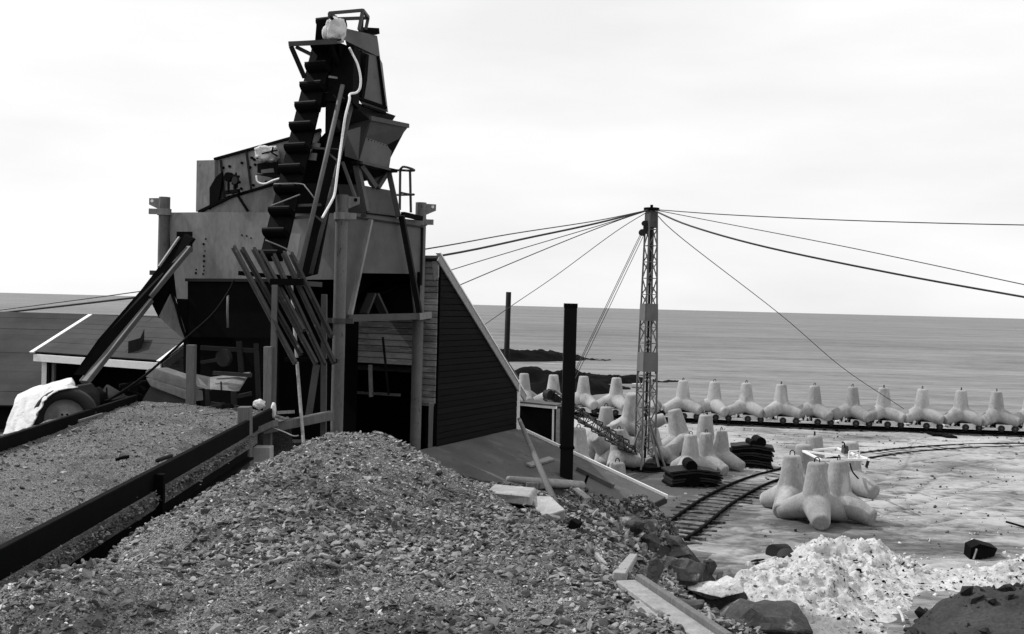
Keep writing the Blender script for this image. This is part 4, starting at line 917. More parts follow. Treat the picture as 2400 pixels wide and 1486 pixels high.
obj('guard_rail', MB().tube([at(918, 457, 23.7), at(970, 456, 23.2), at(938, 451, 23.3)], .026, 8), 'steel_mid', binr)

# ------------------------------------------------------------------ bucket elevator
eb = at(645, 592, 20.5); et = at(766, 88, 22.0)
ELEV = (et - eb).normalized(); ENV = VA.cross(ELEV).normalized()
if ENV.y > 0: ENV = -ENV
EP0 = eb
def EP(off=0.0): return (eb + ENV * off, ENV)
elv = thing('bucket_elevator', 'tall dark bucket elevator leaning over the grey bin', 'bucket elevator', Vector((eb.x, eb.y, 2.8)))
obj('belt', pl([(735, 95), (788, 85), (668, 592), (609, 600)], EP(), .04), 'rust_black', elv)
obj('return_belt', pl([(800, 130), (835, 150), (742, 640), (704, 650)], EP(-.25), .05), 'interior', elv)
obj('side_casing', pl([(764, 185), (800, 180), (797, 310), (762, 310)], EP(-.12), .2), 'rust_black', elv)
obj('side_casing', pl([(733, 110), (830, 105), (826, 240), (758, 236), (712, 240)], EP(-.08), .25), 'rust_black', elv)
lips = [(740, 45), (727, 98), (714, 148), (702, 194), (690, 241), (677, 288), (665, 338), (653, 387), (641, 434), (628, 486), (614, 536), (601, 588)]
for i, (lx, ly) in enumerate(lips):
    c = atp(lx, ly, EP(.19)); w = .53 - .03 * R.random()
    prof = [(.0, .0), (.19, .0), (.2, -.03), (.175, -.075), (.11, -.115), (-.03, -.13), (-.03, .0)]
    if i == 0: prof = [(a_, b_) for a_, b_ in prof]
    base = c - ENV * .19
    pts = [base + ENV * a_ + ELEV * b_ for a_, b_ in prof]
    b = obj('bucket', MB().prism(pts, VA * w), 'rust_black', elv, bevel=.006)
    obj('lip', MB().bar(base + ENV * .19 + ELEV * .008, base + ENV * .19 + ELEV * .008 + VA * w, .03, .025, ELEV), 'steel_dark', b)
obj('frame_tube', MB().tube([atp(803, 200, EP(.02)), atp(757, 400, EP(.02)), atp(699, 650, EP(.02))], .045, 10), 'steel_grey', elv, smooth=True)
obj('frame_tube', MB().tube([atp(831, 215, EP(-.2)), atp(786, 410, EP(-.2)), atp(729, 642, EP(-.2))], .042, 10), 'steel_mid', elv, smooth=True)
for a, b, w in (((797, 225), (824, 243)), ((762, 352), (790, 376)), ((708, 425), (760, 462)), ((742, 505), (757, 520)), ((720, 222), (797, 214)), ((718, 345), (765, 347)), ((690, 497), (745, 485)), ((704, 535), (752, 540))) and [((797, 225), (824, 243), .03), ((762, 352), (790, 376), .03), ((775, 348), (800, 350), .02), ((730, 222), (797, 216), .04), ((722, 345), (765, 349), .04), ((690, 482), (752, 480), .05), ((680, 512), (735, 506), .05), ((738, 505), (757, 520), .03)]:
    obj('cross_brace', MB().bar(atp(a[0], a[1], EP(-.08)), atp(b[0], b[1], EP(-.12)), w), 'steel_mid', elv)
obj('dark_fill_sheet', yp([(772, 300, 22.5), (852, 290, 22.5), (850, 440, 22.5), (690, 445, 22.3), (705, 385, 22.3), (745, 330, 22.4)], .05), 'interior', elv)  # added near-black fill so gaps behind the elevator read as dark
obj('dark_fill_sheet', yp([(690, 430, 21.9), (800, 430, 21.9), (800, 500, 21.6), (680, 500, 21.6)], .05), 'interior', elv)  # second added near-black fill, dark put in behind the lower elevator
obj('casing_dark_sheet', yp([(770, 95, 21.75), (846, 118, 22.3), (838, 240, 22.1), (760, 240, 21.9)], .05), 'interior', elv)  # added near-black sheet that fills the elevator head with dark
obj('inspection_plate', pl([(722, 333), (750, 336), (748, 350), (719, 348)], EP(-.1), .02), 'steel_grey', elv)
obj('inspection_plate', pl([(720, 358), (743, 359), (740, 376), (718, 374)], EP(-.1), .02), 'steel_grey', elv)
obj('inspection_plate', pl([(672, 545), (705, 548), (690, 640), (668, 600)], EP(-.35), .02), 'steel_pale', elv)
# head of the elevator
obj('head_box', yp([(801, 64, 21.7), (884, 84, 22.7), (890, 134, 22.7), (809, 95, 21.7)], .7, -VA * .6 + UA), 'steel_grey', elv)
obj('head_box_end', yp([(795, 62, 21.65), (806, 65, 21.68), (808, 94, 21.68), (796, 88, 21.65)], .04), 'steel_pale', elv)
obj('discharge_casing', yp([(846, 121, 22.2), (888, 132, 22.7), (902, 250, 22.7), (838, 230, 22.0)], .6, -VA * .5 + UA), 'steel_grey', elv)
obj('casing_dark_sheet', yp([(792, 98, 21.7), (846, 121, 22.15), (838, 230, 21.95), (812, 224, 21.8)], .3, UA), 'rust_black', elv)
obj('casing_rib', MB().bar(at(886, 132, 22.65), at(902, 250, 22.65), .06), 'rust_black', elv)
obj('casing_rib', MB().bar(at(857, 128, 22.2), at(846, 226, 22.0), .06), 'rust_black', elv)
obj('casing_flange', MB().bar(at(828, 226, 21.85), at(905, 253, 22.7), .06), 'rust_black', elv)
obj('casing_flange', MB().bar(at(850, 247, 22.0), at(903, 265, 22.7), .05), 'rust_black', elv)
obj('transfer_chute', yp([(810, 232, 21.9), (898, 262, 22.7), (890, 274, 22.7), (866, 279, 22.3), (806, 297, 22.2)], .5, UA), 'steel_dark', elv)
for (a, b) in (((771, 31, 21.5), (850, 24, 21.8)), ((850, 24, 21.8), (863, 41, 22.4)), ((850, 24, 21.8), (841, 70, 21.8)), ((863, 41, 22.4), (857, 70, 22.4)), ((772, 31, 21.5), (773, 52, 21.5)), ((772, 45, 22.2), (863, 42, 22.4)), ((773, 31, 21.5), (792, 47, 22.2)), ((850, 24, 21.8), (848, 70, 22.2))):
    obj('head_frame', MB().bar(at(*a), at(*b), .06), 'steel_mid', elv)
obj('head_roller', MB().tube([at(768, 62, 22.0), at(806, 58, 22.2)], .15, 16), 'rust_black', elv)
obj('belt_over_head', yp([(742, 50, 21.7), (764, 52, 21.8), (762, 98, 21.8), (738, 98, 21.7)], .1), 'rust_black', elv)
obj('top_cowl', MB().bar(at(845, 72, 22.4), at(884, 74, 22.7), .16, .12), 'rust_black', elv)
obj('platform', yp([(676, 102, 21.2), (800, 95, 21.4), (806, 100, 22.0), (690, 107, 22.0)], .04, UP), 'steel_dark', elv)
obj('platform_edge', MB().bar(at(676, 103, 21.2), at(790, 98, 21.4), .05, .09), 'steel_mid', elv)
obj('platform_bracket', MB().bar(at(682, 108, 21.25), at(714, 182, 21.6), .07), 'steel_dark', elv)
obj('platform_bracket', MB().bar(at(694, 110, 21.6), at(730, 128, 21.6), .07), 'steel_mid', elv)
obj('platform_bracket', MB().bar(at(775, 105, 21.5), at(803, 180, 21.8), .08), 'rust_black', elv)
obj('platform_bracket', MB().bar(at(824, 145, 21.85), at(806, 178, 21.8), .06), 'steel_mid', elv)
cv = blob(at(787, 71, 21.55), .19, .2, .24, 5, 'cloth_white', 'motor_cover', elv, .2, 4, .62)
blob(at(766, 77, 21.5), .1, .12, .15, 8, 'cloth_white', 'motor_cover', elv, .15)
obj('rag_tie', MB().tube([at(775, 40, 21.3), at(782, 47, 21.4), at(793, 52, 21.5)], .035, 6), 'rust_black', elv)
obj('lamp_bracket', MB().bar(at(771, 180, 21.4), at(790, 183, 21.5), .04), 'steel_pale', elv)
wc = [(819, 112, 21.6), (827, 128, 21.7), (838, 150, 21.7), (845, 180, 21.7), (844, 205, 21.7), (836, 217, 21.7), (820, 221, 21.6), (819, 235, 21.5), (809, 275, 21.4), (801, 330, 21.2), (792, 395, 21.0), (785, 450, 20.9), (778, 470, 20.8), (764, 495, 20.7), (755, 511, 20.6)]
wc = [(x, y, Y - (.75 if y < 300 else .5)) for x, y, Y in wc]
one('white_cable', MB().tube(catmull([at(*q) for q in wc], 4), .024, 6), 'white_paint', 'long white cable hanging down the side of the bucket elevator', 'cable', smooth=True)

# ------------------------------------------------------------------ feed hopper on the top right
fh = thing('feed_hopper', 'flared steel feed hopper on raking legs at the plant top right', 'hopper', at(870, 500, 22.5))
obj('flare_plate', yp([(868, 279, 21.7), (956, 296, 23.2), (918, 343, 22.9), (851, 320, 21.6)], .03), 'steel_mid', fh)
obj('lip', MB().bar(at(868, 277, 21.65), at(957, 295, 23.2), .05, .09), 'steel_mid', fh)
obj('side_plate', yp([(851, 319, 21.6), (918, 343, 22.9), (910, 395, 22.9), (840, 376, 21.6)], .03), 'steel_grey', fh)
obj('side_plate', yp([(806, 297, 22.3), (868, 279, 21.7), (851, 320, 21.6), (840, 376, 21.6), (808, 366, 22.2)], .03), 'steel_dark', fh)
mb = MB().add([at(806, 297, 22.35), at(868, 285, 21.8), at(952, 300, 23.2), at(900, 296, 23.8), at(840, 372, 21.7), at(905, 390, 22.9)], [(0, 1, 4), (1, 2, 5, 4), (0, 3, 2, 1), (0, 4, 5, 3), (3, 5, 2)]); obj('inner_lining', mb, 'interior', fh)
obj('base_flange', MB().bar(at(830, 381, 21.5), at(925, 401, 23.0), .14, .07), 'rust_black', fh)
obj('base_flange', MB().bar(at(848, 381, 21.4), at(922, 399, 22.9), .05, .05), 'steel_mid', fh)
for px, py in [(862 + i * 7, 327 + i * 2.3) for i in range(8)]: obj('rivet', MB().disc(at(px, py, 21.62 + (px - 851) * .0195), -UA, .022, .03, 6), 'rust_black', fh)
obj('under_tray', yp([(800, 372, 22.1), (838, 380, 21.7), (925, 402, 23.1), (870, 420, 23.0), (800, 435, 22.3)], .05), 'rust_black', fh)
for a, b, w in (((836, 388, 21.7), (858, 497, 21.6), .12), ((845, 388, 21.7), (880, 438, 22.0), .1), ((906, 405, 22.9), (884, 440, 22.6), .1), ((911, 403, 22.9), (934, 508, 22.9), .11), ((893, 408, 23.4), (868, 432, 23.2), .1), ((803, 380, 21.5), (833, 462, 21.3), .05)):
    obj('raking_leg', MB().bar(at(*a), at(*b), w), 'steel_mid', fh)

# ------------------------------------------------------------------ vibrating screen on the bin top
vs_ = thing('vibrating_screen', 'sloping bolted steel vibrating screen on top of the bin left', 'vibrating screen', at(560, 500, 22.6))
obj('end_box', pl([(461, 376), (503, 375), (503, 418), (494, 442), (491, 496), (459, 496)], LF(-.15), 1.2), 'steel_pale', vs_)
obj('side_plate', pl([(503, 374), (690, 323), (752, 306), (745, 330), (706, 385), (692, 436), (640, 448), (560, 470), (519, 488)], LF(-.25), .04), 'steel_pale', vs_)
obj('far_side_plate', pl([(503, 380), (690, 330), (750, 313), (765, 420), (640, 448), (560, 470), (519, 488)], LF(-1.5), .04), 'steel_dark', vs_)
obj('screen_deck', MB().prism([atp(503, 400, LF(-.3)), atp(750, 335, LF(-.3)), atp(750, 335, LF(-1.5)), atp(503, 400, LF(-1.5))], UP * .04), 'steel_dark', vs_)
obj('top_flange', MB().bar(atp(503, 373, LF(-.22)), atp(752, 304, LF(-.22)), .06, .05), 'rust_black', vs_)
obj('skirt_plate', pl([(468, 496), (540, 463), (640, 432), (700, 428), (700, 500), (468, 500)], LF(-.12), .03), 'steel_pale', vs_)
obj('skirt_flange', MB().bar(atp(466, 497, LF(-.08)), atp(541, 461, LF(-.08)), .06, .06), 'rust_black', vs_)
obj('skirt_flange', MB().bar(atp(539, 462, LF(-.08)), atp(660, 426, LF(-.08)), .06, .05), 'rust_black', vs_)
obj('stay_bar', MB().bar(atp(557, 458, LF(-.06)), atp(581, 495, LF(-.06)), .04), 'rust_black', vs_)
obj('deflector_plate', pl([(506, 415), (519, 403), (521, 415), (512, 470), (491, 492), (491, 440)], LF(-.1), .05), 'rust_black', vs_)
for a, b in (((577, 353), (589, 446)), ((517, 375), (526, 462))): obj('stiffener', MB().bar(atp(a[0], a[1], LF(-.22)), atp(b[0], b[1], LF(-.22)), .04), 'steel_dark', vs_)
for px, py in ((523, 393), (538, 390), (567, 382), (596, 374), (598, 386), (624, 426), (594, 434), (565, 442), (531, 474), (545, 452), (590, 370), (586, 392)):
    obj('bolt_head', MB().disc(atp(px, py, LF(-.23)), LFN, .028, .04, 8), 'rust_black', vs_)
dr = obj('vibrator_drive', MB().disc(atp(537, 415, LF(0)), LFN, .1, .1, 14), 'rust_black', vs_)
for a, b, w in (((528, 412), (560, 414), .05), ((535, 405), (536, 450), .04), ((548, 410), (552, 452), .05), ((545, 430), (562, 427), .05), ((525, 452), (560, 447), .07), ((553, 405), (556, 440), .03)):
    obj('drive_linkage', MB().bar(atp(a[0], a[1], LF(0)), atp(b[0], b[1], LF(.05)), w), 'rust_black', dr)
obj('drive_wheel', MB().disc(atp(552, 423, LF(.05)), LFN, .08, .06, 12), 'steel_dark', dr)
mo = obj('motor', pl([(603, 383), (650, 380), (652, 408), (603, 405)], LF(.1), .35), 'rust_black', vs_)
obj('motor_shelf', pl([(598, 409), (640, 407), (656, 412), (655, 420), (620, 413)], LF(.25), .5), 'rust_black', mo)
obj('motor_face', pl([(612, 398), (640, 394), (642, 404), (612, 406)], LF(.12), .02), 'steel_grey', mo)
blob(atp(626, 362, LF(0.0)), .23, .2, .17, 12, 'cloth_white', 'motor_cover', mo, .22, 4, .6)
obj('cover_cord', MB().tube([atp(q[0], q[1], LF(.18)) for q in ((602, 372), (615, 360), (632, 356), (650, 352))], .018, 5), 'rust_black', mo)
obj('cover_cord', MB().tube([atp(q[0], q[1], LF(.18)) for q in ((640, 345), (637, 358), (650, 366))], .02, 5), 'rust_black', mo)
one('white_cable', MB().tube(catmull([atp(q[0], q[1], LF(.3)) for q in ((601, 412), (603, 424), (612, 430), (624, 430), (640, 423), (657, 418))], 5), .02, 6), 'white_paint', 'short white cable looping below the wrapped motor of the screen', 'cable', smooth=True)
for pts, lab in ((((642, 431, 20.8), (704, 431, 20.8), (718, 440, 20.7), (738, 466, 20.6)), 'thin bent pipe crossing the buckets just above the bin top'),
                 (((636, 482, 20.5), (660, 473, 20.5), (703, 456, 20.6)), 'thin rod slanting over the buckets at bin rim height'),
                 (((622, 563, 20.1), (668, 582, 20.1), (690, 597, 20.1), (703, 614, 20.1)), 'thin pale wire falling across the lowest buckets')):
    one('thin_pipe', MB().tube(catmull([at(*q) for q in pts], 4), .014, 5), 'steel_pale', lab, 'pipe', smooth=True)

# ------------------------------------------------------------------ inclined chute with rusty spout
cht = thing('inclined_chute', 'long open steel chute slanting down left from the bin', 'chute', at(190, 905, 19.8))
c0, c1 = at(425, 567, 22.3), at(181, 888, 19.9); d0, d1 = at(443, 580, 22.2), at(197, 897, 19.8)
cm = at(290, 735, 21.0)
obj('trough_side', MB().prism([at(432, 548, 22.35), at(452, 560, 22.3), at(350, 700, 21.3), at(205, 880, 19.9), at(172, 878, 19.8), at(230, 795, 20.3), at(330, 680, 21.3)], Vector((.05, .05, .0))), 'rust_black', cht)
obj('trough_floor', MB().bar(d0, at(346, 697, 21.3), .2, .1), 'steel_grey', cht, bevel=.01)
obj('trough_floor', MB().bar(at(350, 703, 21.28), d1, .2, .1), 'steel_grey', cht, bevel=.01)
obj('edge_angle', MB().bar(at(420, 556, 22.2), at(372, 625, 21.7), .04), 'steel_pale', cht)
obj('lower_plate', yp([(345, 690, 21.4), (405, 640, 21.8), (412, 700, 21.9), (398, 690, 21.85), (372, 745, 21.6)], .03), 'rust_black', cht)
one('curved_spout', yp([(372, 742, 21.6), (398, 690, 21.7), (408, 697, 21.7), (415, 725, 21.7), (428, 765, 21.75), (438, 800, 21.8), (425, 790, 21.8), (402, 770, 21.7)], .04), 'steel_pale', 'rust-stained curved spout plate hanging below the inclined chute', 'spout plate')
obj('spout_rib', MB().tube(catmull([at(403, 690, 21.6), at(414, 720, 21.6), at(426, 765, 21.65), at(440, 805, 21.7), at(441, 840, 21.7)], 4), .03, 6), 'rust_black', cht)

# ------------------------------------------------------------------ receiving hopper, grizzly rails, posts
rec = thing('receiving_hopper', 'dark steel receiving hopper with sloping tray between timber posts', 'hopper', at(540, 960, 20.2))
obj('front_plate', pl([(440, 657), (640, 657), (640, 792), (440, 790)], LF(1.0), .05), 'rust_black', rec)
obj('top_edge', MB().bar(atp(436, 656, LF(1.03)), atp(640, 657, LF(1.03)), .06), 'steel_dark', rec)
obj('side_plate', MB().prism([atp(440, 657, LF(1.0)), atp(440, 790, LF(1.0)), atp(440, 790, LF(-.6)), atp(440, 657, LF(-.6))], VA * .04), 'rust_black', rec)
obj('hopper_shade_sheet', pl([(430, 780), (650, 780), (650, 1000), (430, 985)], LF(.2), .04), 'interior', rec)  # added black sheet, shade below the hopper put into its colour
obj('tray', yp([(492, 884, 20.3), (584, 872, 20.5), (556, 917, 19.7), (492, 912, 19.6)], .05), 'steel_pale', rec)
obj('tray_wing', yp([(452, 876, 20.5), (492, 884, 20.3), (492, 915, 19.6), (462, 905, 20.0)], .04), 'steel_mid', rec)
obj('cross_bar', MB().bar(at(500, 874, 20.2), at(590, 880, 20.2), .07), 'steel_mid', rec)
for a, b, w in (((486, 912, 19.6), (487, 962, 19.6), .07), ((548, 917, 19.6), (549, 955, 19.6), .09), ((495, 945, 19.5), (560, 955, 19.4), .06), ((552, 930, 19.6), (590, 922, 19.7), .07), ((518, 895, 19.7), (519, 915, 19.6), .03)):
    obj('hopper_frame', MB().bar(at(*a), at(*b), w), 'steel_dark', rec)
for a, b, w in (((470, 815, 20.0), (600, 822, 20.1), .08), ((560, 800, 20.05), (566, 872, 20.0), .09), ((470, 850, 20.0), (540, 838, 20.1), .06), ((600, 805, 20.1), (606, 935, 20.0), .08)):
    obj('hopper_frame', MB().bar(at(*a), at(*b), w), 'steel_dark', rec)
obj('gear_wheel', MB().disc(at(525, 838, 20.0), LFN, .17, .08, 18), 'steel_dark', rec)
one('hanging_chain', MB().tube([at(534, 692, 20.05), at(533, 730, 20.05), at(534, 768, 20.05)], .022, 5), 'steel_pale', 'short pale chain hanging down the dark hopper plate', 'chain', smooth=True)
grz = thing('grizzly', 'slanting row of old rails leaning over a crossbar beside the hopper', 'rail rack', at(735, 900, 19.2))
for (a, b) in (((546, 582), (689, 850)), ((566, 586), (715, 852)), ((593, 586), (738, 852)), ((640, 601), (757, 852)), ((663, 595), (781, 852)), ((610, 596), (716, 790)), ((681, 598), (775, 790))):
    p_, q_ = at(a[0], a[1], 19.7), at(b[0], b[1], 18.9); ax_ = (q_ - p_).normalized(); x_ = ax_.cross(Vector((.3, -.6, .6))).normalized(); y_ = x_.cross(ax_).normalized()
    prof = [(-.05, 0), (.05, 0), (.05, .02), (.012, .03), (.012, .085), (.03, .095), (.03, .125), (-.03, .125), (-.03, .095), (-.012, .085), (-.012, .03), (-.05, .02)]
    if y_.y > 0: prof = [(s_, -h_) for s_, h_ in prof]
    obj('rail', MB().prism([p_ + x_ * s_ * .78 + y_ * h_ * .8 for s_, h_ in prof], (q_ - p_) * R.uniform(.93, 1.03)), 'rail_steel', grz)
obj('crossbar', MB().bar(at(634, 661, 19.25), at(712, 661, 19.25), .12, .12), 'rust_black', grz)
obj('crossbar', MB().bar(at(705, 664, 19.7), at(752, 667, 20.0), .09), 'steel_mid', grz)
obj('steel_post', MB().bar(at(645, 668, 19.2), at(638, 1000, 19.0), .1), 'steel_grey', grz)
obj('lower_bar', MB().bar(at(560, 640, 19.7), at(690, 652, 19.6), .08), 'rust_black', grz)
obj('lower_bar', MB().bar(at(668, 842, 18.95), at(790, 846, 19.2), .07), 'rust_black', grz)
obj('leg', MB().bar(at(760, 690, 19.8), at(758, 1030, 19.5), .1), 'steel_mid', grz)
def post(px0, py0, px1, py1, Y, w, label, m='timber_grey', name='timber_post', cat='post', group=None, d=None, ext=0.0):
    a, b = at(px0, py0, Y), at(px1, py1, Y); b = b + (b - a).normalized() * ext
    return one(name, MB().bar(b, a, w, d or w), m, label, cat, group, bevel=.008)
GP = 'squared timber posts round the receiving hopper'
post(449, 808, 447, 962, 19.4, .15, 'squared timber post at the left side of the dark hopper', group=GP, ext=.8)
post(629, 812, 628, 950, 19.0, .14, 'squared timber post at the right side of the dark hopper', group=GP, ext=.8)
post(574, 953, 575, 1092, 16.5, .19, 'stout pale timber post at the end of the near steel beam', group=GP, ext=.5)
post(617, 1046, 617, 1090, 16.9, .27, 'grey concrete block set behind the stout timber post', 'concrete_block', 'concrete_block', 'block', ext=.4)
one('pale_pole', MB().tube([at(683, 668, 20.0), at(697, 860, 19.6), at(711, 1035, 18.6), at(713, 1060, 18.5)], .032, 8), 'timber_pale', 'thin peeling pale pole leaning inside the rack of rails', 'pole', smooth=True)
one('steel_strut', MB().bar(at(742, 855, 19.6), at(722, 985, 19.4), .12, .05), 'steel_mid', 'slanted flat steel strut below the rack of rails', 'strut')
one('timber_beam', MB().bar(at(612, 1007, 18.6), at(778, 973, 19.4), .16, .16), 'timber_grey', 'horizontal timber beam behind the foot of the rack of rails', 'beam', bevel=.008)
one('timber_beam', MB().bar(at(650, 967, 18.9), at(690, 965, 18.9), .05, .05), 'timber_pale', 'thin pale batten lying on the timber beam near the rack', 'batten')
one('wire_rope', MB().tube(catmull([at(548, 657, 20.0), at(538, 680, 19.9), (at(500, 735, 19.6)), at(442, 788, 19.3), at(340, 880, 18.8), at(262, 933, 18.3), at(246, 940, 18.2)], 5), .022, 6), 'rust_black', 'dark wire rope running from the hopper plate down to the left beam', 'rope', smooth=True)
one('stray_wire', MB().tube(catmull([at(640, 1003, 17.0), at(665, 1012, 16.9), at(688, 1022, 16.8), at(700, 1021, 16.8)], 4), .013, 5), 'steel_pale', 'stray bent wire sticking out behind the stout timber post', 'wire', smooth=True)
tag(blob(at(607, 947, 18.4), .1, .09, .085, 22, 'cloth_white', 'white_rag', None, .3, 3), 'crumpled white rag hanging by the right hopper post', 'rag')
tag(blob(at(641, 962, 18.3), .05, .05, .14, 27, 'cloth_white', 'white_rag', None, .3, 2), 'thin strip of white rag right of the hopper post', 'rag')
one('steel_block', MB().prism([at(476, 970, 18.0), at(500, 971, 18.1), at(497, 1004, 18.0), at(472, 999, 17.9)], UA * .9), 'steel_mid', 'dark square-ended beam stub lying on the gravel bed', 'beam stub', bevel=.006)
dz = 0
one('scrap_timber', MB().bar(at(500, 985, 18.5), at(562, 965, 18.8), .22, .14), 'timber_tarred', 'dark scrap timber piled behind the beam stub', 'timber', bevel=.01)
tag(blob(at(520, 958, 19.0), .22, .15, .1, 33, 'rust_black', 'clod', None, .35, 3), 'dark lump of caked soil below the hopper tray', 'clod')

# beams holding the gravel bed
def zbar(px0, py0, px1, py1, z, w, h, ext0=0, ext1=0):
    a, b = atz(px0, py0, z), atz(px1, py1, z); d = (b - a).normalized(); a -= d * ext0; b += d * ext1
    off = UP * (-h / 2); return MB().bar(a + off, b + off, w, h)
nb = thing('near_beam', 'dark steel retaining beam along the near side of the gravel bed', 'beam', atz(300, 1150, 3.5))
b_a, b_b = atz(6, 1279, 4.13), atz(640, 954, 4.13)
obj('upper_beam', zbar(6, 1279, 640, 954, 4.13, .07, .235, 3.0, 0), 'rust_black', nb, bevel=.006)
bd = (b_b - b_a).normalized(); bx = bd.cross(UP)
obj('lower_beam', MB().bar(b_a - bd * 3 - UP * .47 + bx * .0, b_b - bd * 2.2 - UP * .47 + bx * .0, .07, .2), 'rust_black', nb, bevel=.006)
obj('bottom_flange', MB().bar(b_a - bd * 3 - UP * .57 + bx * .05, b_b - bd * 2.2 - UP * .57 + bx * .05, .16, .03), 'rust_black', nb)
q = b_a.lerp(b_b, 0.345); obj('clamp_post', MB().bar(q + bx * .07 + UP * .0 - UP * .05, q + bx * .07 - UP * .75, .13, .08), 'rust_black', nb, bevel=.006)
obj('end_block', yp([(606, 1000, 16.9), (640, 985, 17.0), (641, 1000, 17.0), (607, 1015, 16.9)], .12), 'timber_grey', nb)
sp = gravel('gravel', 8000, 0, 1, 0, 1, lambda x, y: x * 0, .02, .07, bed, srcs=PEB)
# loose gravel squeezed through the slot under the upper beam
me = sp.data; n_ = len(me.vertices); co = np.empty((n_, 3)); tpar = rng.uniform(0.05, .92, n_)
c_ = wpos(bed); A_, B_ = np.array(b_a - bd * 1 - c_), np.array(b_b - bd * 1.6 - c_)
co = A_ + (B_ - A_) * tpar[:, None] + np.c_[rng.normal(0.03, .04, n_), np.zeros(n_), -0.31 + rng.normal(0, .03, n_)]
me.vertices.foreach_set('co', co.ravel()); me.update()
slot = MB().bar(b_a - bd * 3 - UP * .33, b_b - bd * 1.6 - UP * .33, .12, .19); so = obj('spill', slot, 'gravel_fine', bed)
one('far_beam', zbar(6, 1023, 319, 925, 4.22, .07, .17, 3.5, 0), 'rust_black', 'dark steel retaining beam along the far side of the gravel bed', 'beam', bevel=.006)
one('thin_bar', MB().bar(at(185, 987, 14.9) , at(240, 970, 15.6), .03), 'timber_grey', 'thin batten lying against the foot of the far beam', 'batten')
one('cable_piece', MB().tube(catmull([at(272, 1078, 12.4), at(285, 1073, 12.4), at(302, 1070, 12.4)], 4), .022, 6), 'rust_black', 'short dark stick lying on the gravel bed', 'stick', smooth=True)
one('cable_piece', MB().tube(catmull([at(368, 1080, 12.2), at(386, 1073, 12.4), at(402, 1068, 12.6)], 4), .025, 6), 'timber_tarred', 'longer dark stick lying close to the near beam', 'stick', smooth=True)

# loader under a tarpaulin at the far left
ld = thing('wheel_loader', 'wheeled machine with one big wheel mostly hidden under white sheet', 'loader', at(152, 1045, 17.0))
wc_ = at(152, 981, 16.7); wn = Vector((.25, -.97, .05)).normalized(); wx = wn.cross(UP).normalized(); wy = wx.cross(wn)
tyre = []; prof = [(.30, .02), (.33, .10), (.42, .12), (.47, .08), (.48, 0), (.47, -.3), (.3, -.3)]
m_ = MB(); n = 32; vsx = [wc_ + (wx * math.cos(2 * math.pi * k / n) + wy * math.sin(2 * math.pi * k / n)) * r_ + wn * h_ for r_, h_ in prof for k in range(n)]
m_.add(vsx, [(i * n + k, i * n + (k + 1) % n, (i + 1) * n + (k + 1) % n, (i + 1) * n + k) for i in range(len(prof) - 1) for k in range(n)])
wl = obj('wheel', m_, 'rubber', ld, smooth=True)
m_ = MB(); prof = [(.0, .02), (.10, .02), (.13, -.06), (.27, -.1), (.30, -.02), (.33, .1)]
vsx = [wc_ + (wx * math.cos(2 * math.pi * k / n) + wy * math.sin(2 * math.pi * k / n)) * r_ + wn * (h_) for r_, h_ in prof for k in range(n)]
m_.add(vsx, [(i * n + k, i * n + (k + 1) % n, (i + 1) * n + (k + 1) % n, (i + 1) * n + k) for i in range(len(prof) - 1) for k in range(n)]); obj('rim', m_, 'hub_paint', wl, smooth=True)
for k in range(6):
    a = k * math.pi / 3; obj('wheel_nut', MB().disc(wc_ + (wx * math.cos(a) + wy * math.sin(a)) * .075 + wn * .03, wn, .016, .03, 6), 'rust_black', wl)

mb = MB().prism([at(50, 935, 17.4), at(165, 905, 17.4), at(185, 930, 17.4), at(190, 1010, 17.4), at(40, 1010, 17.4)], Vector((0, .9, 0))); obj('body', mb, 'steel_dark', ld, bevel=.03)
# the sheet
top_b = [at(38, 930, 18.0), at(60, 916, 18.0), at(95, 903, 18.0), (at(130, 895, 18.0)), at(163, 884, 18.0), at(172, 890, 18.0)]
top_f = [at(34, 945, 16.9), at(60, 928, 16.9), at(95, 915, 16.9), at(130, 906, 16.9), at(165, 897, 16.9), at(180, 905, 16.9)]
hem = [at(4, 1028, 16.3), at(28, 1023, 16.2), at(68, 1003, 16.2), at(88, 976, 16.3), at(104, 942, 16.4), at(125, 921, 16.5), at(152, 911, 16.6), at(184, 908, 16.8)]
top_b.insert(3, at(112, 899, 18.0)); top_b.insert(1, at(48, 922, 18.0)); top_f.insert(3, at(112, 910, 16.9)); top_f.insert(1, at(46, 935, 16.9))
tb, tf, hm = catmull(top_b, 8), catmull(top_f, 8), catmull(hem, 8); m_ = MB(); rows = []
for k in range(23):
    f = k / 22; row = []
    for i in range(len(tb)):
        p_ = tb[i].lerp(tf[i], f / .35) if f < .35 else tf[i].lerp(hm[i], ((f - .35) / .65) ** .9)
        fold = .05 * math.sin(i * .9 + 2.2 * math.sin(f * 3)) * max(0, f - .3) + .035 * math.sin(i * .37 + f * 7) + R.uniform(-.006, .006)
        row.append(p_ + Vector((fold * .3, -abs(fold) * 1.2, fold * .35 * (1 if f < .4 else .3))))
    rows.append(row)
w_ = len(tb); m_.add([q for r_ in rows for q in r_], [(k * w_ + i, k * w_ + i + 1, (k + 1) * w_ + i + 1, (k + 1) * w_ + i) for k in range(22) for i in range(w_ - 1)])
tp = one('tarpaulin', m_, 'cloth_white', 'white tarpaulin draped in folds over the wheeled machine', 'tarpaulin', smooth=True)
sd = tp.modifiers.new('thickness', 'SOLIDIFY'); sd.thickness = .012
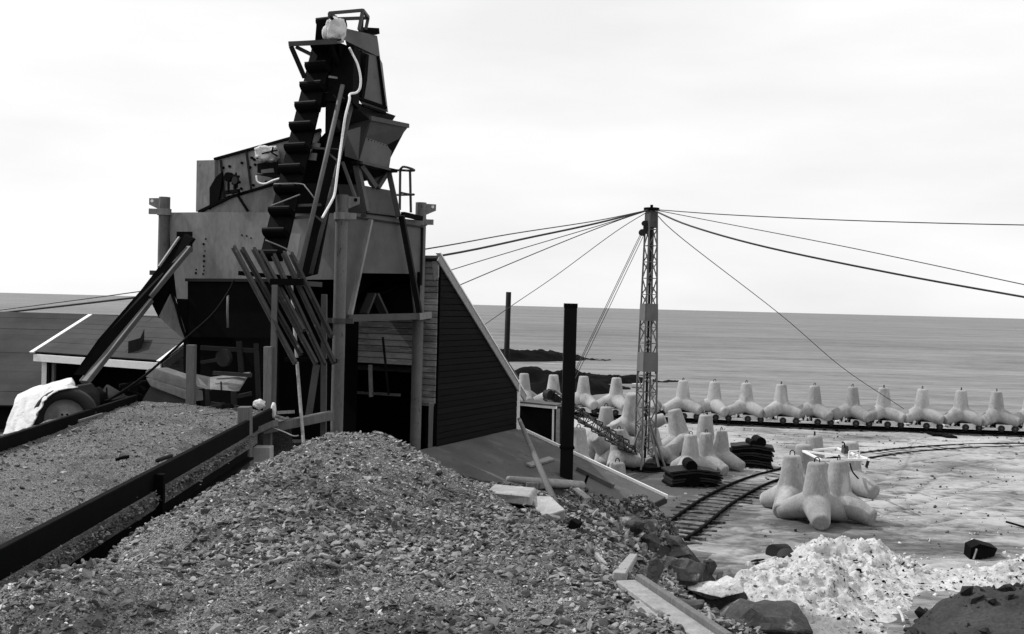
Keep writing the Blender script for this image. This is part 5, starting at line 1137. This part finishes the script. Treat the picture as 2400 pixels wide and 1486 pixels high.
# conveyor tail and odds and ends between the beams and the hopper
cv_ = thing('conveyor_tail', 'round-ended steel conveyor tail slanting behind the left hopper post', 'conveyor', at(390, 950, 20.2))
obj('upper_band', yp([(341, 884, 20.0), (340, 872, 20.0), (347, 864, 20.05), (362, 863, 20.1), (443, 890, 20.3), (445, 915, 20.3)], .35), 'steel_pale', cv_, bevel=.01)
obj('lower_band', yp([(341, 886, 19.95), (445, 918, 20.25), (447, 942, 20.25), (352, 905, 19.95)], .35), 'steel_pale', cv_, bevel=.01)
obj('support_plate', yp([(352, 906, 20.05), (447, 943, 20.35), (447, 968, 20.35), (330, 962, 20.0), (335, 935, 20.0)], .1), 'steel_mid', cv_)
obj('support_plate', yp([(318, 945, 19.6), (335, 940, 19.7), (336, 962, 19.7), (319, 962, 19.6)], .1), 'steel_pale', cv_)
sc = thing('scrap_machinery', 'tangle of scrap machinery behind the end of the far beam', 'scrap', at(290, 945, 19.6))
obj('bent_plate', yp([(232, 925, 19.2), (249, 902, 19.4), (297, 930, 19.6), (250, 940, 19.3)], .05), 'steel_grey', sc)
obj('bent_plate', yp([(222, 940, 19.0), (232, 927, 19.1), (245, 940, 19.1)], .05), 'steel_pale', sc)
for a, b, w in (((258, 935, 19.2), (330, 898, 19.6), .05), ((280, 905, 19.4), (345, 895, 19.7), .08), ((300, 915, 19.4), (335, 930, 19.6), .07), ((310, 900, 19.5), (318, 935, 19.5), .06), ((325, 905, 19.6), (340, 915, 19.6), .1), ((250, 908, 19.2), (251, 935, 19.2), .03)):
    obj('scrap_bar', MB().tube([at(*a), at(*b)], w / 2, 7), 'rust_black', sc)
obj('pulley', MB().disc(at(305, 912, 19.5), (.5, -.8, .2), .13, .08, 16), 'rust_black', sc)
tag(blob(at(212, 935, 18.6), .3, .4, .2, 44, 'rust_black', 'tarred_heap', None, .3, 3), 'dark shapeless mound at the foot of the inclined chute', 'mound')

# ================================================================== MIDDLE GROUND: broken timber and concrete, boulders
def bz(px, py, H=bank_h):
    r = ray(px, py); tt = 6.0
    while tt < 60:
        q_ = CAM + r * tt
        if q_.z < float(H(np.array([q_.x]), np.array([q_.y]))[0]): break
        tt += .05
    return q_
def bq(px, py, h=0.0): q_ = bz(px, py); return q_ + UP * h
def slab(name, corners, th, m, label, cat, h=.02, bevel=.01):
    pts = [bq(x, y, h + th) for x, y in corners]; return one(name, MB().prism(pts, -UP * th), m, label, cat, bevel=bevel)
A = bq(1150, 1184, .05); B = bq(1246, 1196, .05); hA = at(1140, 1152, A.y) - at(1140, 1184, A.y)
one('concrete_slab', MB().prism([A, B, at(1241, 1162, B.y), at(1138, 1152, A.y)], Vector((.1, .9, -.05))), 'concrete', 'pale flat concrete slab half buried by the right side of the gravel heap', 'slab', bevel=.015)
A2 = bq(1272, 1206, .0)
one('concrete_slab', MB().prism([at(1242, 1162, A2.y + .9), at(1292, 1163, A2.y + 1.0), at(1326, 1194, A2.y + .1), at(1268, 1212, A2.y - .1)], Vector((0, .1, -.16))), 'concrete', 'pale tilted broken slab with a pole resting on it', 'slab', bevel=.015)
L1 = [bq(1192, 1136, .1), bq(1240, 1141, .12), bq(1300, 1146, .12), bq(1366, 1150, .12)]
one('log', MB().tube(L1, [.05, .09, .10, .09], 9), 'timber_pale', 'long pale log lying along the lower edge of the felt roof', 'log', smooth=True)
one('timber_offcut', MB().bar(bq(1346, 1156, .07), bq(1376, 1178, .05), .2, .12), 'timber_pale', 'short pale timber offcut at the right end of the long log', 'timber', bevel=.01)
one('timber_offcut', MB().bar(bq(1245, 1152, .08), bq(1282, 1146, .08), .16, .1), 'timber_grey', 'small weathered offcut lying under the leaning pole', 'timber', bevel=.01)
pb = bq(1302, 1188, .03); pt = at(1217, 983, 24.2)
one('leaning_pole', MB().tube([pb, pb.lerp(pt, .5), pt], [.055, .05, .045], 9), 'timber_grey', 'long round wooden pole leaning from the rubble up to the building corner', 'pole', smooth=True)
one('brick', MB().bar(bq(1338, 1236, .06), bq(1356, 1246, .05), .13, .12), 'rust_black', 'small black block lying on the bank right of the round stones', 'block', bevel=.008)
stone_lab = [((1292, 1222, 58), 'big rounded boulder below the broken pale slab'), ((1225, 1201, 30), 'long flat stone in front of the pale slab'), ((1250, 1190, 26), 'upright wedge of stone between the two slabs'),
             ((1312, 1196, 34), 'white flat stone at the foot of the leaning pole'), ((1322, 1212, 26), 'small grey stone right of the rounded boulder'), ((1420, 1336, 36), 'pale round stone at the toe of the heap beside the plank end'),
             ((1460, 1398, 26), 'dark round stone touching the long plank'), ((1432, 1358, 24), 'dark stone beneath the short pale plank end')]
for i, ((px, py, w), lab) in enumerate(stone_lab):
    h_ = bank_h if py < 1300 else heap_h
    o = stone(px, py, w, None, (lambda x, y: np.maximum(bank_h(x, y), heap_h(x, y))), k=i % 8, name='loose_stone'); tag(o, lab, 'stone', 'stones at the right edge of the heap')
    if i == 0: o.scale.z *= 1.5
# plank frame at the right edge of the heap
def hp_(px, py, Y, dz=0): return at(px, py, Y) + UP * dz
pa, pb2 = at(1462, 1366, 8.3), at(1660, 1500, 6.3)
def land_hp(x, y): return np.maximum(bank_h(x, y), np.where(x < 2.15, heap_h(x, y), -1))
def hq(px, py, h): return bz(px, py, land_hp) + UP * h
PA, PB_ = hq(1466, 1380, .03), hq(1640, 1505, .03); PB_ = PA + (PB_ - PA) * 1.15
pn_ = -(PB_ - PA).cross(UP).normalized()
for k_ in range(1, 8):       # keep the plank clear of the stones under it
    q_ = PA.lerp(PB_, k_ / 8); hh = float(land_hp(np.array([q_.x]), np.array([q_.y]))[0]) + .03 - q_.z
    if hh > 0: PA.z += hh * .35; PB_.z += hh * .35
one('plank', MB().bar(PA, PB_, .15, .04), 'timber_pale', 'long pale plank edging the gravel heap at bottom right', 'plank', bevel=.006)
one('plank', MB().bar(PA + pn_ * .10 + UP * .015, PB_ + pn_ * .10 + UP * .015, .045, .09), 'timber_grey', 'grey board on edge along the long pale plank', 'plank', bevel=.006)
one('plank', MB().bar(hq(1451, 1368, .05), hq(1484, 1316, .06), .10, .07), 'timber_pale', 'short pale plank end jutting across the head of the long plank', 'plank', bevel=.008)
one('plank', MB().bar(PA - pn_ * .14 + (PB_ - PA) * .33 - UP * .01, PB_ - pn_ * .2 - UP * .0, .12, .04), 'timber_pale', 'second pale plank lying between the gravel and the long plank', 'plank', bevel=.006)
one('thin_lath', MB().bar(at(1398, 1300, 9.2), at(1424, 1330, 8.7), .03), 'timber_pale', 'thin pale lath sticking out of the heap edge', 'lath')
BOULD = [((1482, 1240), 19.0, 66, 52, 'boulder', 11, 'dark angular boulder at the top of the boulder row near the hut corner'),
         ((1522, 1235), 19.3, 50, 40, 'boulder_pale', 12, 'small pale-flecked boulder right of the topmost dark one'),
         ((1522, 1278), 18.5, 52, 52, 'boulder', 13, 'blocky dark boulder with two sharp facets below the topmost pair'),
         ((1575, 1275), 20.0, 70, 30, 'boulder', 14, 'low brownish rock right of the blocky dark boulder'),
         ((1590, 1300), 20.3, 70, 34, 'boulder', 15, 'flat grey rock behind the big square boulder'),
         ((1512, 1313), 17.5, 26, 22, 'boulder', 16, 'small round dark rock beside the plank end'),
         ((1536, 1309), 18.0, 24, 20, 'boulder', 17, 'tiny black rock between two larger boulders'),
         ((1560, 1318), 18.6, 44, 26, 'boulder_pale', 18, 'pale rounded rock at the back left of the big square boulder'),
         ((1608, 1362), 18.2, 132, 78, 'boulder', 19, 'big square boulder with flat lit top and black shaded front'),
         ((1664, 1334), 19.3, 40, 34, 'boulder', 20, 'wedge of dark rock beside the grey puddle'),
         ((1540, 1350), 15.0, 60, 60, 'boulder', 21, 'rough rock slab rising from the gravel left of the big square boulder'),
         ((1705, 1358), 17.5, 46, 34, 'boulder_pale', 23, 'pale chip of rock above the white-topped boulder'),
         ((1692, 1405), 16.6, 150, 84, 'boulder', 24, 'white-topped boulder capped with crusted lime'),
         ((1808, 1462), 15.6, 230, 92, 'boulder', 25, 'broad dark boulder lowest in the picture beside the white waste'),
         ((1570, 1425), 14.0, 80, 36, 'boulder', 26, 'half-buried rock just right of the long plank'),
         ((1655, 1452), 15.3, 70, 60, 'boulder', 27, 'black jagged rock in the gap under the white-topped boulder'),
         ((1672, 1482), 14.6, 44, 44, 'boulder_pale', 28, 'pale pointed rock at the bottom edge of the picture'),
         ((1620, 1425), 15.2, 90, 30, 'boulder', 29, 'long low rock ledge behind the long plank'),
         ((1440, 1268), 16.5, 24, 18, 'boulder', 30, 'lone small rock on the gravel slope')]
def land_h(x, y): return np.maximum(np.maximum(bank_h(x, y), -0.02), np.where((x < 2.2) & (y < 15), heap_h(x, y), -1))
for (px, py), Y, w, h_, m_, sd_, lab in BOULD:
    c = bz(px, py + h_ * .38, land_h) if sd_ not in (24, 25, 27, 28, 31) else at(px, py + h_ * .42, Y)
    Y = c.y; W = w / F_PX * Y; Hh = h_ / F_PX * Y; c = c + UP * (Hh * .42)
    deep = 1.25 if sd_ not in (24, 25, 27, 28, 31) else 1.9
    me = rock_mesh(sd_, (W * 1.1, W * .95, Hh * deep), m_, pts=15 if w > 60 else 13, noise=.065, sub=3 if w > 60 else 2)
    if deep > 1.5: c = c - UP * (Hh * .28)
    o = bpy.data.objects.new('boulder', me); COL.objects.link(o); o.location = c + Vector((0, W * .3, 0)); WORLD[o.name] = c
    tag(o, lab, 'boulder', 'boulders along the foot of the gravel bank')
    if sd_ == 24:
        cap = rock_mesh(124, (W * 1.0, W * .85, Hh * .7), 'lime', pts=14, noise=.05, sub=3); co_ = bpy.data.objects.new('lime_crust', cap); COL.objects.link(co_); co_.parent = o; co_.location = (-.06, -.12, Hh * .52)
        co_.rotation_euler = (rad(8), rad(-4), 0)

# ================================================================== WHITE WASTE HEAP, DARK EARTH, SCRAP
def gz(px, py): return atz(px, py, 0.0)
wp = [(1730, 1372, .0), (1760, 1345, .15), (1800, 1330, .25), (1870, 1330, .55), (1915, 1330, 1.0), (1960, 1340, .75), (2005, 1340, .95), (2050, 1350, .7), (2090, 1360, .5), (2140, 1345, .45), (2180, 1365, .24), (2210, 1380, .1),
      (1760, 1400, .7), (1800, 1400, .75), (1850, 1400, .8), (1920, 1400, 1.0), (2000, 1390, .7), (2100, 1395, .2), (2180, 1400, -.05), (1780, 1450, .6), (1850, 1450, .62), (1930, 1450, .6), (2010, 1450, .25), (2090, 1450, .05),
      (2150, 1450, -.05), (1760, 1500, .3), (1850, 1500, .35), (1950, 1500, .3), (2020, 1510, .15), (2110, 1510, .05), (1870, 1290, -.1), (1960, 1285, -.05), (2050, 1300, -.1), (2160, 1310, -.1), (1720, 1330, -.15), (1690, 1350, -.3),
      (2260, 1360, .3), (2330, 1350, .42), (2400, 1345, .6), (2460, 1340, .75), (2330, 1320, -.05), (2420, 1290, -.05), (2300, 1385, .16), (2400, 1390, .2), (2240, 1440, -.1), (2330, 1420, -.1), (2500, 1400, .2), (2230, 1330, -.12), (2280, 1310, -.12), (2520,1300,.3)]
WP = TPS([(*(gz(a, b).to_2d()), c * (.62 if c > 0 else 1)) for a, b, c in wp], .01)
def waste_h(x, y):
    b = WP(x, y); k = np.clip(b * 2.5, 0, 1)
    rid = 1 - np.abs(fbm(x, y, 1.5, 4, 53)) * 2.2
    return b * 1.02 - .03 + k * (.22 * fbm(x, y, 1.6, 4, 51) + .2 * (rid - .6) + .16 * (.5 - np.abs(fbm(x, y, 3.7, 3, 57)) * 2) + .07 * fbm(x, y, 8, 3, 55))
p0, p1 = gz(1700, 1500), gz(2520, 1290)
waste = grid_mesh('waste_heap', np.arange(4.0, 15.5, .045), np.arange(18.0, 28.0, .05), waste_h, 'lime')
tag(waste, 'tall white crusted heap of lime waste spilling among the boulders', 'waste heap')
CHK = pebble_sources('lime_chunk', 'lime_chunk', 5, 200, .6)
def wk(x, y): return waste_h(x, y) > .06
sc1 = gravel('lime_lumps', 1600, 4.2, 15, 18.3, 27.5, waste_h, .03, .2, waste, keep=wk, tilt=.8, srcs=CHK, power=3.6)
gravel('lime_spill', 2600, 3.8, 15, 18, 28.5, lambda x, y: np.maximum(waste_h(x, y), ground_h(x, y)), .02, .2, waste, keep=lambda x, y: (WP(x, y) > -.16) & (fbm(x, y, .9, 4, 83) > -.1), tilt=.7, srcs=CHK, power=3.4)
DKC = pebble_sources('dark_flake', 'rust_black', 4, 220, .3)
gravel('dark_flakes', 2400, 4.2, 15, 18.3, 27.5, waste_h, .03, .15, waste, keep=lambda x, y: (waste_h(x, y) > .0) & (fbm(x, y, .9, 4, 77) + .12 * (x - 8) > .12), tilt=.5, srcs=DKC, power=2.2)
# dark earth mound, bottom right
ep = [(2120, 1500, 16.2, -.0), (2165, 1455, 16.6, 0), (2215, 1415, 16.9, 0), (2290, 1398, 17.0, 0), (2350, 1388, 17.0, 0), (2400, 1366, 17.1, 0), (2480, 1352, 17.2, 0)]
E = [at(a, b, c) for a, b, c, _ in ep]
epts = [tuple(q_) for q_ in E] + [(q_.x + .2, q_.y + 1.6, q_.z - 1.3) for q_ in E] + [(q_.x + .1, q_.y - 2.5, q_.z + .0) for q_ in E] + [(q_.x - .3, q_.y - 6, q_.z + .25) for q_ in E] + [(4.4, 15, -.2), (4.8, 12, .0), (11, 22, -1), (7, 20, -1)]
EH = TPS(epts, .01)
def earth_h(x, y): return EH(x, y) + .16 * fbm(x, y, 1.4, 4, 61) + .05 * fbm(x, y, 6, 3, 63)
em = grid_mesh('earth_mound', np.arange(4.6, 11.5, .06), np.arange(10, 20.5, .06), earth_h, 'dark_earth'); tag(em, 'dark mound of earth rising at the bottom right corner', 'earth mound')
CLD = pebble_sources('earth_clod', 'dark_earth', 4, 240, .6)
gravel('clods', 900, 4.8, 11, 10.5, 17.4, earth_h, .03, .34, em, tilt=.6, srcs=CLD, power=3.5)
for (px, py, w, h_), lab in (((2175, 1462, 60, 24), 'flat dark clod at the left tip of the earth mound'), ((2235, 1428, 90, 34), 'broad dark clod on the crest of the earth mound'), ((2235, 1450, 60, 26), 'small clod just below the broad one on the earth mound'), ((2345, 1408, 70, 40), 'dark hump of earth near the picture edge')):
    c = at(px, py, 16.7); me = rock_mesh(px, (w / F_PX * 16.7, .3, h_ / F_PX * 16.7 * 1.2), 'dark_earth', noise=.12, sub=2)
    o = bpy.data.objects.new('earth_clod', me); COL.objects.link(o); o.location = c + Vector((0, 0, .02)); tag(o, lab, 'clod', 'big clods on the earth mound')
# drums, box, sticks
def drum(px, py, r_, L, yaw, pitch, label):
    c = gz(px, py); c = at(px, py, c.y - .2); d = Vector((math.cos(yaw), math.sin(yaw), pitch)).normalized()
    m_ = MB().tube([c - d * L / 2, c - d * L / 2 + d * .02, c + d * L / 2 - d * .02, c + d * L / 2], [r_, r_ + .012, r_ + .012, r_], 20)
    o = one('steel_drum', m_, 'steel_dark', label, 'drum', 'drums beside the white waste', angle=rad(40)); return o
drum(1826, 1296, .21, .55, rad(40), -.1, 'black drum lying further back at the left edge of the white waste')
drum(1842, 1320, .23, .6, rad(70), .35, 'dark drum tipped against the white waste nearest the puddle')
one('sheet_scrap', MB().prism([gz(1760, 1322) + UP * .05, gz(1778, 1326) + UP * .1, gz(1792, 1318) + UP * .06, gz(1772, 1316) + UP * .03], UP * .03), 'rust_black', 'curled dark scrap on the sand left of the drums', 'scrap')
bx0 = gz(2276, 1312); Yb = bx0.y
bxm = MB().prism([at(2273, 1312, Yb), at(2276, 1284, Yb), at(2297, 1275, Yb), at(2338, 1286, Yb + .3), at(2330, 1304, Yb + .2), at(2300, 1310, Yb)], Vector((.1, .6, 0)))
bo = one('tool_chest', bxm, 'rust_black', 'black open crate half sunk in pale sand at the far right', 'crate')
obj('end_strip', MB().bar(at(2281, 1310, Yb - .03), at(2289, 1286, Yb - .03), .09, .02), 'steel_pale', bo)
one('iron_bar', MB().bar(gz(2358, 1231) + UP * .1, gz(2420, 1245) + UP * .05, .05), 'rust_black', 'dark iron bar lying on the sand at the right edge', 'bar')
one('rope_bit', MB().tube(catmull([gz(x, y) + UP * h_ for x, y, h_ in ((2072, 1395, .1), (2092, 1415, .05), (2105, 1435, .05), (2112, 1450, .1), (2118, 1470, .1))], 5), .03, 6), 'lime_chunk', 'frayed pale rope trailing across the grey sand', 'rope', smooth=True)
# dark stacks of plates by the mast
def stack(px0, px1, py, n_, th, W, D, yaw, label, lump):
    c = gz((px0 + px1) / 2, py); th_ = thing('plate_stack', label, 'plate stack', c + Vector((0, D / 2, 0)), 'dark stacks of bent plates by the track'); c = wpos(th_)
    for k in range(n_):
        m_ = MB(); X = Vector((math.cos(yaw), math.sin(yaw), 0)); Yv = Vector((-math.sin(yaw), math.cos(yaw), 0)); j = R.uniform(-.06, .06); jj = R.uniform(-.05, .05); seg_ = 8
        vs2 = []
        for i in range(seg_ + 1):
            s = i / seg_ - .5; zc_ = .05 + k * th + .05 * math.cos(s * 5) + R.uniform(-.01, .01)
            for d_, h2 in ((-.5, 0), (.5, 0), (.5, th * .62), (-.5, th * .62)): vs2.append(c + X * (s * W + j) + Yv * (d_ * D + jj) + UP * (zc_ + h2))
        fs2 = [(0, 1, 2, 3), tuple(4 * seg_ + q_ for q_ in (3, 2, 1, 0))]
        for i in range(seg_):
            for q_ in range(4): fs2.append((4 * i + q_, 4 * i + 4 + q_, 4 * i + 4 + (q_ + 1) % 4, 4 * i + (q_ + 1) % 4))
        m_.add(vs2, fs2); obj('plate', m_, 'steel_dark' if k % 3 else 'rust_black', th_)
    for lx, r_, L in lump:
        q_ = c + Vector((lx, -D * .1, .05 + n_ * th + r_ * .55)); obj('rolled_sheet', MB().tube([q_ - Vector((0, D * .4, 0)), q_ + Vector((0, D * .4, 0))], r_, 14), 'rust_black', th_, angle=rad(40))
    for s in (-.45, .2): obj('bearer', MB().box(c + Vector((s * W, 0, .03)), (.14, D, .1), yaw), 'timber_tarred', th_)
stack(1716, 1818, 1099, 9, .095, 1.6, 1.1, rad(-10), 'tall dark stack of bent plates beside the curved track', [(.25, .2, 1), (-.05, .12, 1)])
stack(1568, 1686, 1142, 6, .09, 1.75, 1.1, rad(8), 'low dark stack of bent plates in front of the tetrapods', [(-.1, .2, 1)])
m_ = MB().disc(gz(1625, 1140) + UP * .24 + Vector((-.05, -.1, 0)), (0, 1, 0), .24, .3, 18); one('drum_roll', m_, 'rust_black', 'black round roll standing before the low plate stack', 'roll', angle=rad(40))
one('steel_hoop', MB().tube(catmull([gz(x, y) + UP * .05 for x, y in ((1478, 1105), (1520, 1110), (1560, 1106), (1575, 1098))], 5), .03, 6), 'rust_black', 'dark curved hoop lying at the mast foot', 'hoop', smooth=True)
# white lifting frame behind the near cluster
fr = thing('lifting_frame', 'white steel lifting frame lying across the nearest tetrapods', 'steel frame', at(1960, 1078, 33.5))
zf = 1.02
def fz(px, py, z=zf + .55): return atz(px, py, z)
fc = [fz(1882, 1057), fz(1962, 1050), fz(2036, 1077), fz(1925, 1078)]
for a, b in ((0, 1), (1, 2), (2, 3), (3, 0), (0, 2)): obj('frame_beam', MB().bar(fc[a], fc[b], .055, .06), 'white_paint', fr)
fq = [at(x, y, fc[3].y + .6) for x, y in ((1990, 1077), (2014, 1076), (2013, 1057), (1991, 1058))]
for a, b in ((0, 1), (1, 2), (2, 3), (3, 0), (0, 2)): obj('bracing', MB().bar(fq[a], fq[b], .05), 'white_paint', fr)
obj('frame_beam', MB().bar(fq[1], fz(2040, 1078), .06), 'white_paint', fr)
obj('winch', MB().prism([at(1978, 1064, fc[3].y + .8), at(1990, 1063, fc[3].y + .8), at(1988, 1045, fc[3].y + .8), at(1980, 1046, fc[3].y + .8)], Vector((0, .3, 0))), 'steel_mid', fr)
obj('hook', MB().tube(catmull([at(x, y, fc[3].y + .8) for x, y in ((1980, 1050), (1979, 1040), (1976, 1036), (1973, 1038))], 4), .02, 6), 'rust_black', fr)
obj('leg', MB().bar(fc[2], at(2030, 1095, fc[2].y), .07), 'steel_dark', fr)
one('hose', MB().tube(catmull([at(1992, 1086, 33.4), at(1998, 1105, 33.2), at(2012, 1122, 33.0)], 4), .025, 6), 'rust_black', 'dark hose dangling from the white lifting frame', 'hose', smooth=True)
for i, (px, py, w, h_) in enumerate(((2200, 1022, 34, 4), (2225, 1026, 26, 3), (2180, 1018, 16, 3))):
    q_ = gz(px, py); one('scrap_heap', MB().box(q_ + UP * .06, (w / F_PX * q_.y, .7, .12), R.uniform(-.2, .2)), 'rust_black', ('widest dark scrap plate on the sand before the wagons', 'dark scrap plate to the right of the widest one before the wagons', 'smallest dark scrap plate before the wagons')[i], 'scrap', bevel=.03)
